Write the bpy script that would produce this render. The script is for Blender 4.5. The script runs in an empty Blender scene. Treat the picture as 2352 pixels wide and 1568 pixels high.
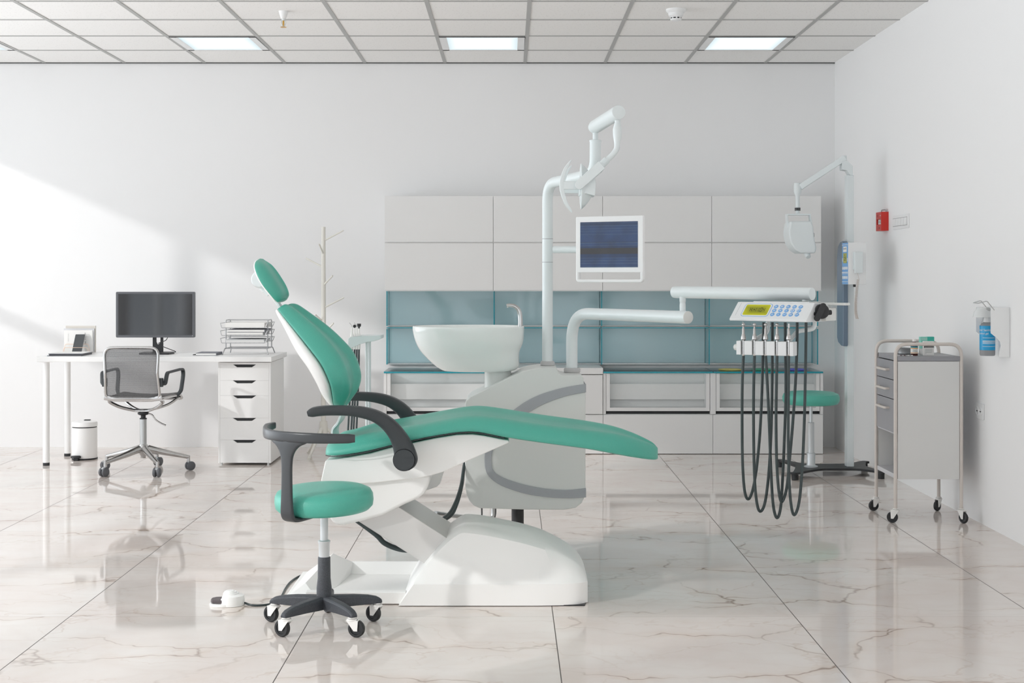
import bpy, bmesh, math, random
from mathutils import Vector, Matrix

random.seed(4)
SC = bpy.context.scene
COL = SC.collection
PI = math.pi

# ------------------------------------------------------------------ camera, world, light
FOC, VX, VY, EYE = 3290.0, 1170.0, 638.0, 1.268      # focal length in px, vanishing point, eye height
cam_d = bpy.data.cameras.new('camera')
cam = bpy.data.objects.new('camera', cam_d)
COL.objects.link(cam)
cam.location = (0, 0, EYE)
cam.rotation_euler = (PI / 2, 0, 0)
cam_d.sensor_width = 36.0
cam_d.lens = 36.0 * FOC / 2352.0
cam_d.shift_x = (1176.0 - VX) / 2352.0
cam_d.shift_y = (VY - 784.0) / 2352.0
cam_d.clip_start = 0.05
SC.camera = cam

SC.view_settings.view_transform = 'Standard'
SC.view_settings.look = 'None'
SC.view_settings.gamma = 1.0
SC.view_settings.use_curve_mapping = False
SC.view_settings.exposure = 0.20
SC.cycles.max_bounces = 8
SC.cycles.diffuse_bounces = 6
SC.cycles.adaptive_threshold = 0.03
SC.cycles.glossy_bounces = 3
SC.cycles.transparent_max_bounces = 12
SC.cycles.caustics_reflective = False
SC.cycles.caustics_refractive = False

world = bpy.data.worlds.new('daylight')
SC.world = world
world.use_nodes = True
wb = world.node_tree.nodes['Background']
wb.inputs['Strength'].default_value = 1.0
# a bright overcast sky, a little brighter on the sun's side (-x) than behind the camera (-y)
_n, _l = world.node_tree.nodes, world.node_tree.links
_tc = _n.new('ShaderNodeTexCoord')
_sp = _n.new('ShaderNodeSeparateXYZ')
_mr = _n.new('ShaderNodeMapRange')
_mr.inputs['From Min'].default_value = -0.62
_mr.inputs['From Max'].default_value = -0.38
_mx = _n.new('ShaderNodeMix'); _mx.data_type = 'RGBA'
SKY_L, SKY_R = 1.88, 1.5
_mx.inputs[6].default_value = (0.918 * SKY_L, 0.975 * SKY_L, 1.03 * SKY_L, 1)
_mx.inputs[7].default_value = (0.918 * SKY_R, 0.975 * SKY_R, 1.03 * SKY_R, 1)
_l.new(_tc.outputs['Generated'], _sp.inputs[0])
_l.new(_sp.outputs[0], _mr.inputs['Value'])
_l.new(_mr.outputs['Result'], _mx.inputs[0])
# lower half of the sky brightened, an added upward light for ceiling and right wall
_gr = _n.new('ShaderNodeMapRange')
_gr.inputs['From Min'].default_value = -0.12
_gr.inputs['From Max'].default_value = 0.06
_gr.inputs['To Min'].default_value = 1.5
_gr.inputs['To Max'].default_value = 0.9
_l.new(_sp.outputs[2], _gr.inputs['Value'])
_vm = _n.new('ShaderNodeVectorMath'); _vm.operation = 'SCALE'
_l.new(_mx.outputs[2], _vm.inputs[0]); 
_yr = _n.new('ShaderNodeMapRange')          # sky brightened towards +y, added to light the right wall and ceiling
_yr.inputs['From Min'].default_value = -0.5
_yr.inputs['From Max'].default_value = 0.35
_yr.inputs['To Min'].default_value = 0.8
_yr.inputs['To Max'].default_value = 1.7
_l.new(_sp.outputs[1], _yr.inputs['Value'])
_pm = _n.new('ShaderNodeMath'); _pm.operation = 'MULTIPLY'
_l.new(_gr.outputs['Result'], _pm.inputs[0]); _l.new(_yr.outputs['Result'], _pm.inputs[1])
_l.new(_pm.outputs[0], _vm.inputs['Scale'])
_l.new(_vm.outputs[0], wb.inputs['Color'])

def lamp(name, kind, loc, rot):
    d = bpy.data.lights.new(name, kind)
    o = bpy.data.objects.new(name, d)
    COL.objects.link(o)
    o.location = loc
    o.rotation_euler = rot
    return d, o

sun, sun_o = lamp('sun', 'SUN', (-6, 2, 4), (0, 0, 0))
sun_o.rotation_euler = Vector((1.0, 0.65, -0.44)).to_track_quat('-Z', 'Y').to_euler()
sun.energy = 0.98
sun.angle = math.radians(1.7)
sun.color = (1.0, 0.99, 0.985)

# sky portals in the left glazing and the rear side, left unwalled for soft frontal light (they only guide the sampling of the sky's own light)
for nm, loc, rot, sx, sy in (('portal_left', (-5.36, 3.5, 1.45), (0, -PI / 2, 0), 2.8, 13.2),
                             ('portal_rear', (-1.38, -6.0, 1.44), (PI / 2, 0, 0), 7.6, 2.86)):
    d, o = lamp(nm, 'AREA', loc, rot)
    d.shape = 'RECTANGLE'
    d.size, d.size_y = sx, sy
    d.cycles.is_portal = True

# ------------------------------------------------------------------ small helpers
def at(px, py, Y):
    """world point that stands at depth Y behind photo point (px, py)"""
    return Vector(((px - VX) * Y / FOC, Y, EYE - (py - VY) * Y / FOC))

def ax(px, Y): return (px - VX) * Y / FOC
def az(py, Y): return EYE - (py - VY) * Y / FOC

def lin(c):
    return tuple((v / 255.0) / 12.92 if v / 255.0 <= 0.04045 else ((v / 255.0 + 0.055) / 1.055) ** 2.4 for v in c)

MATS = {}
def mat(name, rgb, rough=0.5, metal=0.0, spec=0.5, bump=0.0, bscale=200.0, coat=0.0, emit=None, estr=0.0, var=0.0):
    m = bpy.data.materials.new(name)
    m.use_nodes = True
    nt = m.node_tree
    b = nt.nodes['Principled BSDF']
    c = lin(rgb) + (1.0,)
    b.inputs['Base Color'].default_value = c
    b.inputs['Roughness'].default_value = rough
    b.inputs['Metallic'].default_value = metal
    b.inputs['Specular IOR Level'].default_value = spec
    b.inputs['Coat Weight'].default_value = coat
    if emit:
        b.inputs['Emission Color'].default_value = lin(emit) + (1.0,)
        b.inputs['Emission Strength'].default_value = estr
    tc = nt.nodes.new('ShaderNodeTexCoord')
    nz = nt.nodes.new('ShaderNodeTexNoise')
    nz.inputs['Scale'].default_value = bscale
    nz.inputs['Detail'].default_value = 3.0
    nt.links.new(tc.outputs['Object'], nz.inputs['Vector'])
    if bump:
        bp = nt.nodes.new('ShaderNodeBump')
        bp.inputs['Strength'].default_value = bump
        bp.inputs['Distance'].default_value = 0.002
        nt.links.new(nz.outputs['Fac'], bp.inputs['Height'])
        nt.links.new(bp.outputs['Normal'], b.inputs['Normal'])
    mr = nt.nodes.new('ShaderNodeMapRange')
    mr.inputs['To Min'].default_value = max(0.0, rough * 0.9)
    mr.inputs['To Max'].default_value = min(1.0, rough * 1.1)
    nt.links.new(nz.outputs['Fac'], mr.inputs['Value'])
    nt.links.new(mr.outputs['Result'], b.inputs['Roughness'])
    if var:
        mx = nt.nodes.new('ShaderNodeMix')
        mx.data_type = 'RGBA'
        mx.inputs[6].default_value = c
        mx.inputs[7].default_value = tuple(min(1, v * (1 + var)) for v in c[:3]) + (1,)
        rp = nt.nodes.new('ShaderNodeMapRange')
        rp.inputs['From Min'].default_value = 0.45
        rp.inputs['From Max'].default_value = 0.72
        nt.links.new(nz.outputs['Fac'], rp.inputs['Value'])
        nt.links.new(rp.outputs['Result'], mx.inputs[0])
        nt.links.new(mx.outputs[2], b.inputs['Base Color'])
    MATS[name] = m
    return m

WALL_LIT = mat('lit_wall_paint', (246, 246, 246), 0.75, spec=0.25, bump=0.05, bscale=90)  # same wall paint, lightened to put stronger light on the right wall
WALL = mat('wall_paint', (240, 240, 240), 0.75, spec=0.25, bump=0.05, bscale=90)
WHITE = mat('white_lacquer', (246, 246, 245), 0.35, spec=0.4)
CAB = mat('cabinet_white', (233, 233, 232), 0.4, spec=0.35)
SHELL = mat('white_moulded_plastic', (248, 248, 246), 0.3, spec=0.5, bump=0.03, bscale=500)
UNIT = mat('dental_unit_plastic', (219, 221, 218), 0.35, spec=0.5)
POLE = mat('pale_mint_enamel', (226, 233, 234), 0.3, spec=0.5)
CERAMIC = mat('glazed_ceramic', (236, 241, 239), 0.06, spec=0.6)
BAND = mat('grey_band_rubber', (165, 168, 172), 0.5)
COLLAR = mat('grey_collar', (190, 190, 190), 0.45)
LEATHER = mat('green_leather', (80, 176, 157), 0.33, spec=0.55, bump=0.45, bscale=330)
DARKARM = mat('charcoal_soft_plastic', (58, 62, 65), 0.5, bump=0.15, bscale=600)
SPECK = mat('speckled_charcoal', (60, 63, 68), 0.5, bump=0.4, bscale=420, var=0.9)
BLACK = mat('black_rubber', (38, 39, 41), 0.45)
HOSE = mat('dark_green_hose', (50, 62, 63), 0.4)
CHROME = mat('chrome', (192, 191, 190), 0.2, metal=1.0)
ARMSTEEL = mat('light_brushed_metal', (218, 216, 213), 0.36, metal=0.45, bump=0.04, bscale=300)
STEEL = mat('brushed_steel', (190, 192, 192), 0.32, metal=1.0, bump=0.05, bscale=300)
SATIN = mat('satin_grey_metal', (208, 212, 214), 0.35, metal=0.55)
BEIGE = mat('beige_tube_enamel', (214, 206, 199), 0.35)
CREAM = mat('cream_painted_wood', (228, 226, 218), 0.5)
TGREY = mat('trolley_grey_panel', (222, 222, 220), 0.45)
TDARK = mat('trolley_dark_grey', (152, 152, 156), 0.4)
TIN = mat('trolley_inner_grey', (205, 205, 208), 0.5)
TEAL = mat('glass_edge_teal', (24, 150, 166), 0.15)
PANEL = mat('blue_grey_back_painted_glass', (176, 203, 209), 0.05, spec=0.6)
GBAR = mat('ceiling_grid_grey', (176, 176, 174), 0.5)
DGREY = mat('shadow_gap_grey', (90, 90, 90), 0.7)
SLATE = mat('slate_blue_cover', (106, 124, 142), 0.4)
BLUE = mat('label_blue', (112, 168, 222), 0.5)
LCD = mat('lcd_yellow_green', (168, 168, 22), 0.3)
INK = mat('dark_ink', (44, 48, 20), 0.6)
RED = mat('alarm_red', (206, 45, 32), 0.4)
BEZEL = mat('monitor_bezel_grey', (92, 94, 98), 0.45)
PAPER = mat('paper_white', (240, 239, 236), 0.8, spec=0.2)
GREYCOV = mat('grey_book_cover', (120, 122, 130), 0.6)
OFFWHITE = mat('off_white_board', (222, 217, 209), 0.7)
COPPER = mat('rose_gold_wire', (236, 205, 184), 0.4, metal=0.3)
PHONE = mat('phone_graphite', (68, 71, 73), 0.4)
WIRE = mat('silver_wire', (176, 177, 179), 0.35, metal=0.6)
TEXTG = mat('grey_print', (120, 122, 124), 0.8)
AMBER = mat('brown_bottle_glass', (72, 30, 26), 0.12)
CYAN = mat('sanitiser_label_cyan', (30, 160, 215), 0.35)
MINT = mat('mint_carton', (150, 222, 205), 0.6)
GREEN2 = mat('green_carton', (66, 188, 170), 0.6)
ORANGE = mat('orange_stripe', (224, 150, 40), 0.5)
TURQ = mat('turquoise_stripe', (30, 150, 170), 0.5)
YEL = mat('yellow_plate', (236, 216, 84), 0.3)
GRN = mat('green_plate', (34, 172, 116), 0.3)
VIO = mat('violet_plate', (98, 86, 226), 0.3)
BRASS = mat('brass', (215, 170, 90), 0.3, metal=0.9)
CLEARP = mat('clear_plastic', (225, 228, 228), 0.1)
DPAD = mat('dark_brown_pad', (92, 84, 86), 0.5)

def sheet_mat(name, tint, refl):
    """flat sheet of tinted glass: light goes straight through, a fresnel share is reflected"""
    m = bpy.data.materials.new(name)
    m.use_nodes = True
    nt = m.node_tree
    nt.nodes.clear()
    out = nt.nodes.new('ShaderNodeOutputMaterial')
    tr = nt.nodes.new('ShaderNodeBsdfTransparent')
    tr.inputs['Color'].default_value = tint + (1,)
    gl = nt.nodes.new('ShaderNodeBsdfGlossy')
    gl.inputs['Roughness'].default_value = 0.03
    lw = nt.nodes.new('ShaderNodeLayerWeight')          # Schlick's fresnel from the facing angle
    lw.inputs['Blend'].default_value = 0.5
    pw = nt.nodes.new('ShaderNodeMath'); pw.operation = 'POWER'; pw.inputs[1].default_value = 5.0
    nt.links.new(lw.outputs['Facing'], pw.inputs[0])
    fr = nt.nodes.new('ShaderNodeMath'); fr.operation = 'MULTIPLY_ADD'
    fr.inputs[1].default_value = 1.0 - refl; fr.inputs[2].default_value = refl
    nt.links.new(pw.outputs[0], fr.inputs[0])
    mx = nt.nodes.new('ShaderNodeMixShader')
    nt.links.new(fr.outputs[0], mx.inputs[0])
    nt.links.new(tr.outputs[0], mx.inputs[1])
    nt.links.new(gl.outputs[0], mx.inputs[2])
    nt.links.new(mx.outputs[0], out.inputs[0])
    return m
GLASS = sheet_mat('clear_sheet_glass', (0.90, 0.97, 0.975), 0.05)
CLEAR = sheet_mat('clear_moulding', (0.99, 0.995, 0.995), 0.02)

def mesh_fabric():
    m = bpy.data.materials.new('grey_mesh_fabric')
    m.use_nodes = True
    nt = m.node_tree
    b = nt.nodes['Principled BSDF']
    b.inputs['Base Color'].default_value = lin((100, 101, 103)) + (1,)
    b.inputs['Roughness'].default_value = 0.7
    tc = nt.nodes.new('ShaderNodeTexCoord')
    wv = nt.nodes.new('ShaderNodeTexWave')
    wv.bands_direction = 'Z'
    wv.inputs['Scale'].default_value = 60
    wv.inputs['Distortion'].default_value = 0.6
    mr = nt.nodes.new('ShaderNodeMapRange')
    mr.inputs['To Min'].default_value = 0.40
    mr.inputs['To Max'].default_value = 0.56
    nt.links.new(tc.outputs['Object'], wv.inputs['Vector'])
    nt.links.new(wv.outputs['Fac'], mr.inputs['Value'])
    nt.links.new(mr.outputs['Result'], b.inputs['Alpha'])
    return m
MESHF = mesh_fabric()

def marble():
    m = bpy.data.materials.new('polished_marble_tiles')
    m.use_nodes = True
    nt = m.node_tree
    N, L = nt.nodes, nt.links
    b = N['Principled BSDF']
    geo = N.new('ShaderNodeNewGeometry')
    sep = N.new('ShaderNodeSeparateXYZ')
    L.new(geo.outputs['Position'], sep.inputs[0])
    def math_(op, a, c=None, clamp=False):
        n = N.new('ShaderNodeMath'); n.operation = op; n.use_clamp = clamp
        for i, v in enumerate((a, c)):
            if v is None: continue
            if isinstance(v, (int, float)): n.inputs[i].default_value = v
            else: L.new(v, n.inputs[i])
        return n.outputs[0]
    T = 0.905
    tx = math_('DIVIDE', math_('SUBTRACT', sep.outputs[0], 0.164), T)
    ty = math_('DIVIDE', math_('SUBTRACT', sep.outputs[1], 5.365), T)
    def edge(t):      # distance in metres to the nearest joint
        f = math_('SUBTRACT', t, math_('ROUND', t))
        return math_('MULTIPLY', math_('ABSOLUTE', f), T)
    joint = math_('MAXIMUM', math_('LESS_THAN', edge(tx), 0.0018), math_('MULTIPLY', math_('LESS_THAN', edge(ty), 0.0012), 0.35))
    # each tile shows another piece of the slab
    ids = N.new('ShaderNodeCombineXYZ')
    L.new(math_('FLOOR', tx), ids.inputs[0]); L.new(math_('FLOOR', ty), ids.inputs[1])
    wn = N.new('ShaderNodeTexWhiteNoise'); wn.noise_dimensions = '2D'
    L.new(ids.outputs[0], wn.inputs['Vector'])
    vm = N.new('ShaderNodeVectorMath'); vm.operation = 'MULTIPLY_ADD'
    L.new(wn.outputs['Color'], vm.inputs[0])
    vm.inputs[1].default_value = (7, 7, 7)
    L.new(geo.outputs['Position'], vm.inputs[2])
    P = vm.outputs[0]
    def noise(scale, detail, vec, rough=0.55):
        n = N.new('ShaderNodeTexNoise')
        n.inputs['Scale'].default_value = scale; n.inputs['Detail'].default_value = detail
        n.inputs['Roughness'].default_value = rough
        L.new(vec, n.inputs['Vector'])
        return n
    def warp(amount, scale):
        n = noise(scale, 4, P, 0.6)
        s = N.new('ShaderNodeVectorMath'); s.operation = 'SUBTRACT'
        L.new(n.outputs['Color'], s.inputs[0]); s.inputs[1].default_value = (.5, .5, .5)
        a = N.new('ShaderNodeVectorMath'); a.operation = 'MULTIPLY_ADD'
        L.new(s.outputs[0], a.inputs[0]); a.inputs[1].default_value = (amount,) * 3
        L.new(P, a.inputs[2])
        return a.outputs[0]
    def rot(vec, ang, sx, sy):
        mp = N.new('ShaderNodeMapping')
        mp.inputs['Rotation'].default_value = (0, 0, ang)
        mp.inputs['Scale'].default_value = (sx, sy, 1)
        L.new(vec, mp.inputs['Vector'])
        return mp.outputs[0]
    def mrange(v, a, c, d, e):
        n = N.new('ShaderNodeMapRange'); n.clamp = True
        n.inputs['From Min'].default_value = a; n.inputs['From Max'].default_value = c
        n.inputs['To Min'].default_value = d; n.inputs['To Max'].default_value = e
        L.new(v, n.inputs['Value'])
        return n.outputs[0]
    def vein(vec, scale, width):
        v = N.new('ShaderNodeTexVoronoi'); v.feature = 'DISTANCE_TO_EDGE'
        v.inputs['Scale'].default_value = scale
        L.new(vec, v.inputs['Vector'])
        return mrange(v.outputs['Distance'], 0.0, width, 1.0, 0.0)
    cloud = noise(2.2, 5, P).outputs['Fac']
    mask1 = mrange(noise(3.0, 3, P).outputs['Fac'], 0.42, 0.62, 0.08, 1.0)
    mask2 = mrange(noise(1.7, 2, rot(P, 1.0, 1, 1)).outputs['Fac'], 0.42, 0.62, 0.0, 1.0)
    v1 = math_('MULTIPLY', vein(rot(warp(0.42, 2.0), 0.35, 0.8, 1.7), 1.15, 0.011), mask1)
    v2 = math_('MULTIPLY', vein(rot(warp(0.5, 3.0), -0.3, 1.0, 2.0), 1.9, 0.022), mask2)
    v3 = vein(rot(warp(0.6, 1.6), 0.15, 0.7, 2.4), 2.1, 0.10)
    halo = math_('MULTIPLY', vein(rot(warp(0.42, 2.0), 0.35, 0.8, 1.7), 1.15, 0.08), mask1)
    def mixc(fac, a, c):
        n = N.new('ShaderNodeMix'); n.data_type = 'RGBA'
        if isinstance(fac, float): n.inputs[0].default_value = fac
        else: L.new(fac, n.inputs[0])
        for i, v in ((6, a), (7, c)):
            if isinstance(v, tuple): n.inputs[i].default_value = lin(v) + (1,)
            else: L.new(v, n.inputs[i])
        return n.outputs[2]
    c = mixc(mrange(cloud, 0.3, 0.7, 0.0, 1.0), (232, 227, 222), (225, 213, 206))
    c = mixc(math_('MULTIPLY', v3, 0.14), c, (212, 198, 188))
    c = mixc(math_('MULTIPLY', halo, 0.42), c, (214, 194, 176))
    c = mixc(math_('MULTIPLY', v2, 0.38), c, (198, 174, 156))
    c = mixc(math_('MULTIPLY', v1, 0.85), c, (148, 128, 114))
    c = mixc(joint, c, (96, 90, 86))
    L.new(c, b.inputs['Base Color'])
    L.new(mrange(joint, 0, 1, 0.045, 0.6), b.inputs['Roughness'])
    b.inputs['Specular IOR Level'].default_value = 0.5
    return m
MARBLE = marble()

def ceiling_mat():
    m = bpy.data.materials.new('mineral_ceiling_tile')
    m.use_nodes = True
    nt = m.node_tree
    b = nt.nodes['Principled BSDF']
    geo = nt.nodes.new('ShaderNodeNewGeometry')
    v = nt.nodes.new('ShaderNodeTexVoronoi')
    v.inputs['Scale'].default_value = 55
    n = nt.nodes.new('ShaderNodeTexNoise')
    n.inputs['Scale'].default_value = 30
    nt.links.new(geo.outputs['Position'], v.inputs['Vector'])
    nt.links.new(geo.outputs['Position'], n.inputs['Vector'])
    mr = nt.nodes.new('ShaderNodeMapRange')
    mr.inputs['From Min'].default_value = 0.10
    mr.inputs['From Max'].default_value = 0.22
    nt.links.new(v.outputs['Distance'], mr.inputs['Value'])
    mx = nt.nodes.new('ShaderNodeMix'); mx.data_type = 'RGBA'
    mx.inputs[6].default_value = lin((220, 219, 216)) + (1,)
    mx.inputs[7].default_value = lin((245, 244, 242)) + (1,)
    nt.links.new(mr.outputs['Result'], mx.inputs[0])
    nt.links.new(mx.outputs[2], b.inputs['Base Color'])
    b.inputs['Roughness'].default_value = 0.9
    b.inputs['Specular IOR Level'].default_value = 0.1
    return m
CEIL = ceiling_mat()

# ------------------------------------------------------------------ mesh builder
def catmull(pts, n=6, closed=False):
    P = [Vector(p) for p in pts]
    out = []
    m = len(P)
    rng = range(m) if closed else range(m - 1)
    for i in rng:
        if closed:
            p0, p1, p2, p3 = P[(i - 1) % m], P[i], P[(i + 1) % m], P[(i + 2) % m]
        else:
            p1, p2 = P[i], P[i + 1]
            p0 = P[i - 1] if i > 0 else p1 * 2 - p2
            p3 = P[i + 2] if i + 2 < m else p2 * 2 - p1
        for k in range(n):
            t = k / n
            out.append(0.5 * ((2 * p1) + (p2 - p0) * t + (2 * p0 - 5 * p1 + 4 * p2 - p3) * t * t + (3 * p1 - p0 - 3 * p2 + p3) * t ** 3))
    if not closed:
        out.append(P[-1].copy())
    return out

def roundpath(pts, r, n=6, closed=False):
    """polyline with its corners rounded to radius r (a number, or one per point)"""
    P = [Vector(p) for p in pts]
    m = len(P)
    out = []
    for i in range(m):
        ri = r[i] if isinstance(r, (list, tuple)) else r
        if not closed and i in (0, m - 1) or ri <= 0:
            out.append(P[i]); continue
        a, b, c = P[i - 1], P[i], P[(i + 1) % m]
        u, v = (a - b), (c - b)
        cosang = max(-1, min(1, u.normalized().dot(v.normalized())))
        half = math.acos(cosang) / 2
        if half > PI / 2 - 0.02:
            out.append(b); continue
        d = min(ri / math.tan(half), u.length * 0.49, v.length * 0.49)
        s, e = b + u.normalized() * d, b + v.normalized() * d
        for k in range(n + 1):
            t = k / n
            out.append(s * (1 - t) ** 2 + b * 2 * t * (1 - t) + e * t * t)
    return out

class MB:
    def __init__(self):
        self.v, self.f, self.m = [], [], []
    def add(self, vs, fs, m=0):
        o = len(self.v)
        self.v += [Vector(p) for p in vs]
        self.f += [tuple(i + o for i in f) for f in fs]
        self.m += [m] * len(fs)
        return self
    def box(self, x0, x1, y0, y1, z0, z1, m=0):
        vs = [(x, y, z) for x in (x0, x1) for y in (y0, y1) for z in (z0, z1)]
        return self.add(vs, [(0, 1, 3, 2), (4, 6, 7, 5), (0, 4, 5, 1), (2, 3, 7, 6), (0, 2, 6, 4), (1, 5, 7, 3)], m)
    def obox(self, a, b, w, h, up=(0, 0, 1), m=0):
        """bar from a to b, w across and h along the up side"""
        a, b = Vector(a), Vector(b)
        t = (b - a).normalized()
        s = t.cross(Vector(up)).normalized()
        u = s.cross(t)
        vs = [p + s * (w / 2 * i) + u * (h / 2 * j) for p in (a, b) for i in (-1, 1) for j in (-1, 1)]
        return self.add(vs, [(0, 1, 3, 2), (4, 6, 7, 5), (0, 4, 5, 1), (2, 3, 7, 6), (0, 2, 6, 4), (1, 5, 7, 3)], m)
    def loft(self, secs, cap=True, m=0, closed=False):
        n = len(secs[0])
        vs = [p for s in secs for p in s]
        fs = []
        K = len(secs)
        for i in range(K if closed else K - 1):
            j = (i + 1) % K
            for k in range(n):
                fs.append((i * n + k, i * n + (k + 1) % n, j * n + (k + 1) % n, j * n + k))
        if cap and not closed:
            fs.append(tuple(range(n)))
            fs.append(tuple((K - 1) * n + k for k in range(n)))
        return self.add(vs, fs, m)
    def tube(self, pts, r, n=10, closed=False, cap=True, m=0):
        P = [Vector(p) for p in pts]
        K = len(P)
        rr = r if isinstance(r, (list, tuple)) else [r] * K
        T = []
        for i in range(K):
            if closed: t = P[(i + 1) % K] - P[i - 1]
            elif i == 0: t = P[1] - P[0]
            elif i == K - 1: t = P[-1] - P[-2]
            else: t = (P[i + 1] - P[i]).normalized() + (P[i] - P[i - 1]).normalized()
            T.append(t.normalized() if t.length > 1e-9 else Vector((0, 0, 1)))
        ref = Vector((0, 0, 1)) if abs(T[0].z) < 0.9 else Vector((1, 0, 0))
        u = (ref - T[0] * ref.dot(T[0])).normalized()
        secs = []
        for i in range(K):
            u = (u - T[i] * u.dot(T[i]))
            u = u.normalized() if u.length > 1e-6 else T[i].orthogonal().normalized()
            w = T[i].cross(u)
            secs.append([P[i] + (u * math.cos(2 * PI * k / n) + w * math.sin(2 * PI * k / n)) * rr[i] for k in range(n)])
        return self.loft(secs, cap, m, closed)
    def cyl(self, a, b, r, r2=None, n=24, m=0):
        return self.tube([a, b], [r, r if r2 is None else r2], n, m=m)
    def strip(self, pts, hw, ht, across=(0, 1, 0), m=0, cap=True, n=12):
        """rounded bar along pts: half width hw in the 'across' direction, half height ht in the bending plane"""
        P = [Vector(p) for p in pts]
        K = len(P)
        A = Vector(across).normalized()
        secs = []
        for i in range(K):
            t = (P[min(i + 1, K - 1)] - P[max(i - 1, 0)]).normalized()
            u = A.cross(t).normalized()
            w = hw[i] if isinstance(hw, (list, tuple)) else hw
            h = ht[i] if isinstance(ht, (list, tuple)) else ht
            ring = []
            for k in range(n):
                a = 2 * PI * (k + 0.5) / n
                ca, sa = math.cos(a), math.sin(a)
                e = 0.45
                ring.append(P[i] + A * (w * math.copysign(abs(ca) ** e, ca)) + u * (h * math.copysign(abs(sa) ** e, sa)))
            secs.append(ring)
        return self.loft(secs, cap, m)
    def lathe(self, prof, c=(0, 0, 0), axis=(0, 0, 1), n=32, m=0, sx=1.0, sy=1.0):
        """profile of (radius, height) turned round the axis through c"""
        q = Vector((0, 0, 1)).rotation_difference(Vector(axis).normalized())
        c = Vector(c)
        vs, fs, idx = [], [], []
        for r, h in prof:
            if r < 1e-6:
                idx.append([len(vs)]); vs.append(c + q @ Vector((0, 0, h)))
            else:
                row = []
                for k in range(n):
                    a = 2 * PI * k / n
                    row.append(len(vs))
                    vs.append(c + q @ Vector((r * sx * math.cos(a), r * sy * math.sin(a), h)))
                idx.append(row)
        for A, B in zip(idx[:-1], idx[1:]):
            for k in range(n):
                k2 = (k + 1) % n
                if len(A) == 1 and len(B) == 1: continue
                if len(A) == 1: fs.append((A[0], B[k2], B[k]))
                elif len(B) == 1: fs.append((A[k], A[k2], B[0]))
                else: fs.append((A[k], A[k2], B[k2], B[k]))
        if len(idx[0]) > 1: fs.append(tuple(idx[0]))
        if len(idx[-1]) > 1: fs.append(tuple(idx[-1]))
        return self.add(vs, fs, m)
    def ball(self, c, r, n=20, m=0, k=10):
        return self.lathe([(r * math.sin(PI * i / k), -r * math.cos(PI * i / k)) for i in range(k + 1)], c, n=n, m=m)
    def prism(self, outline, a0, a1, axis='y', m=0):
        """flat outline pushed out from a0 to a1 along an axis; outline in the two other axes"""
        n = len(outline)
        def pt(p, a):
            if axis == 'y': return (p[0], a, p[1])
            if axis == 'x': return (a, p[0], p[1])
            return (p[0], p[1], a)
        vs = [pt(p, a0) for p in outline] + [pt(p, a1) for p in outline]
        fs = [tuple(range(n)), tuple(range(n, 2 * n))] + [(k, (k + 1) % n, n + (k + 1) % n, n + k) for k in range(n)]
        return self.add(vs, fs, m)
    def xf(self, M):
        self.v = [M @ p for p in self.v]
        return self
    def build(self, name, mats, parent=None, bevel=0.0, seg=2, smooth=40, subsurf=0):
        me = bpy.data.meshes.new(name)
        org = Vector((0, 0, 0))
        p = parent
        while p is not None:
            org = org + p.location
            p = p.parent
        me.from_pydata([tuple(q - org) for q in self.v], [], self.f)
        mats = mats if isinstance(mats, (list, tuple)) else [mats]
        for mt in mats: me.materials.append(mt)
        me.polygons.foreach_set('material_index', self.m)
        bm = bmesh.new(); bm.from_mesh(me)
        bmesh.ops.remove_doubles(bm, verts=bm.verts, dist=1e-6)
        bmesh.ops.recalc_face_normals(bm, faces=bm.faces)
        bm.to_mesh(me); bm.free()
        if smooth:
            me.shade_smooth()
            me.set_sharp_from_angle(angle=math.radians(smooth))
        o = bpy.data.objects.new(name, me)
        COL.objects.link(o)
        if parent is not None: o.parent = parent
        if subsurf:
            s = o.modifiers.new('subsurf', 'SUBSURF'); s.levels = subsurf; s.render_levels = subsurf
        if bevel:
            b = o.modifiers.new('bevel', 'BEVEL')
            b.width = bevel; b.segments = seg; b.limit_method = 'ANGLE'; b.angle_limit = math.radians(32)
            b.harden_normals = bool(smooth)
        return o

def thing(name, label, cat, loc=(0, 0, 0), group=None):
    o = bpy.data.objects.new(name, None)
    o.empty_display_size = 0.05
    COL.objects.link(o)
    o.location = loc
    o['label'] = label; o['category'] = cat
    if group: o['group'] = group
    return o

def tag(o, label, cat, group=None):
    o['label'] = label; o['category'] = cat
    if group: o['group'] = group
    return o

def struct(o):
    o['kind'] = 'structure'
    return o

def lab(o, text):
    o['label'] = text
    return o

def dup(root, loc, label=None, group=None):
    r = root.copy(); COL.objects.link(r); r.location = loc
    if label: r['label'] = label
    if group: r['group'] = group
    for ch in [c for c in bpy.data.objects if c.parent == root]:
        c = ch.copy(); COL.objects.link(c); c.parent = r
        for g in [d for d in bpy.data.objects if d.parent == ch]:
            d = g.copy(); COL.objects.link(d); d.parent = c
    return r

def rr(x0, x1, z0, z1, r, n=5):
    """rounded rectangle outline"""
    out = []
    for cx, cz, a in ((x1 - r, z1 - r, 0), (x0 + r, z1 - r, PI / 2), (x0 + r, z0 + r, PI), (x1 - r, z0 + r, 3 * PI / 2)):
        for k in range(n + 1):
            t = a + PI / 2 * k / n
            out.append((cx + r * math.cos(t), cz + r * math.sin(t)))
    return out

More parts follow.
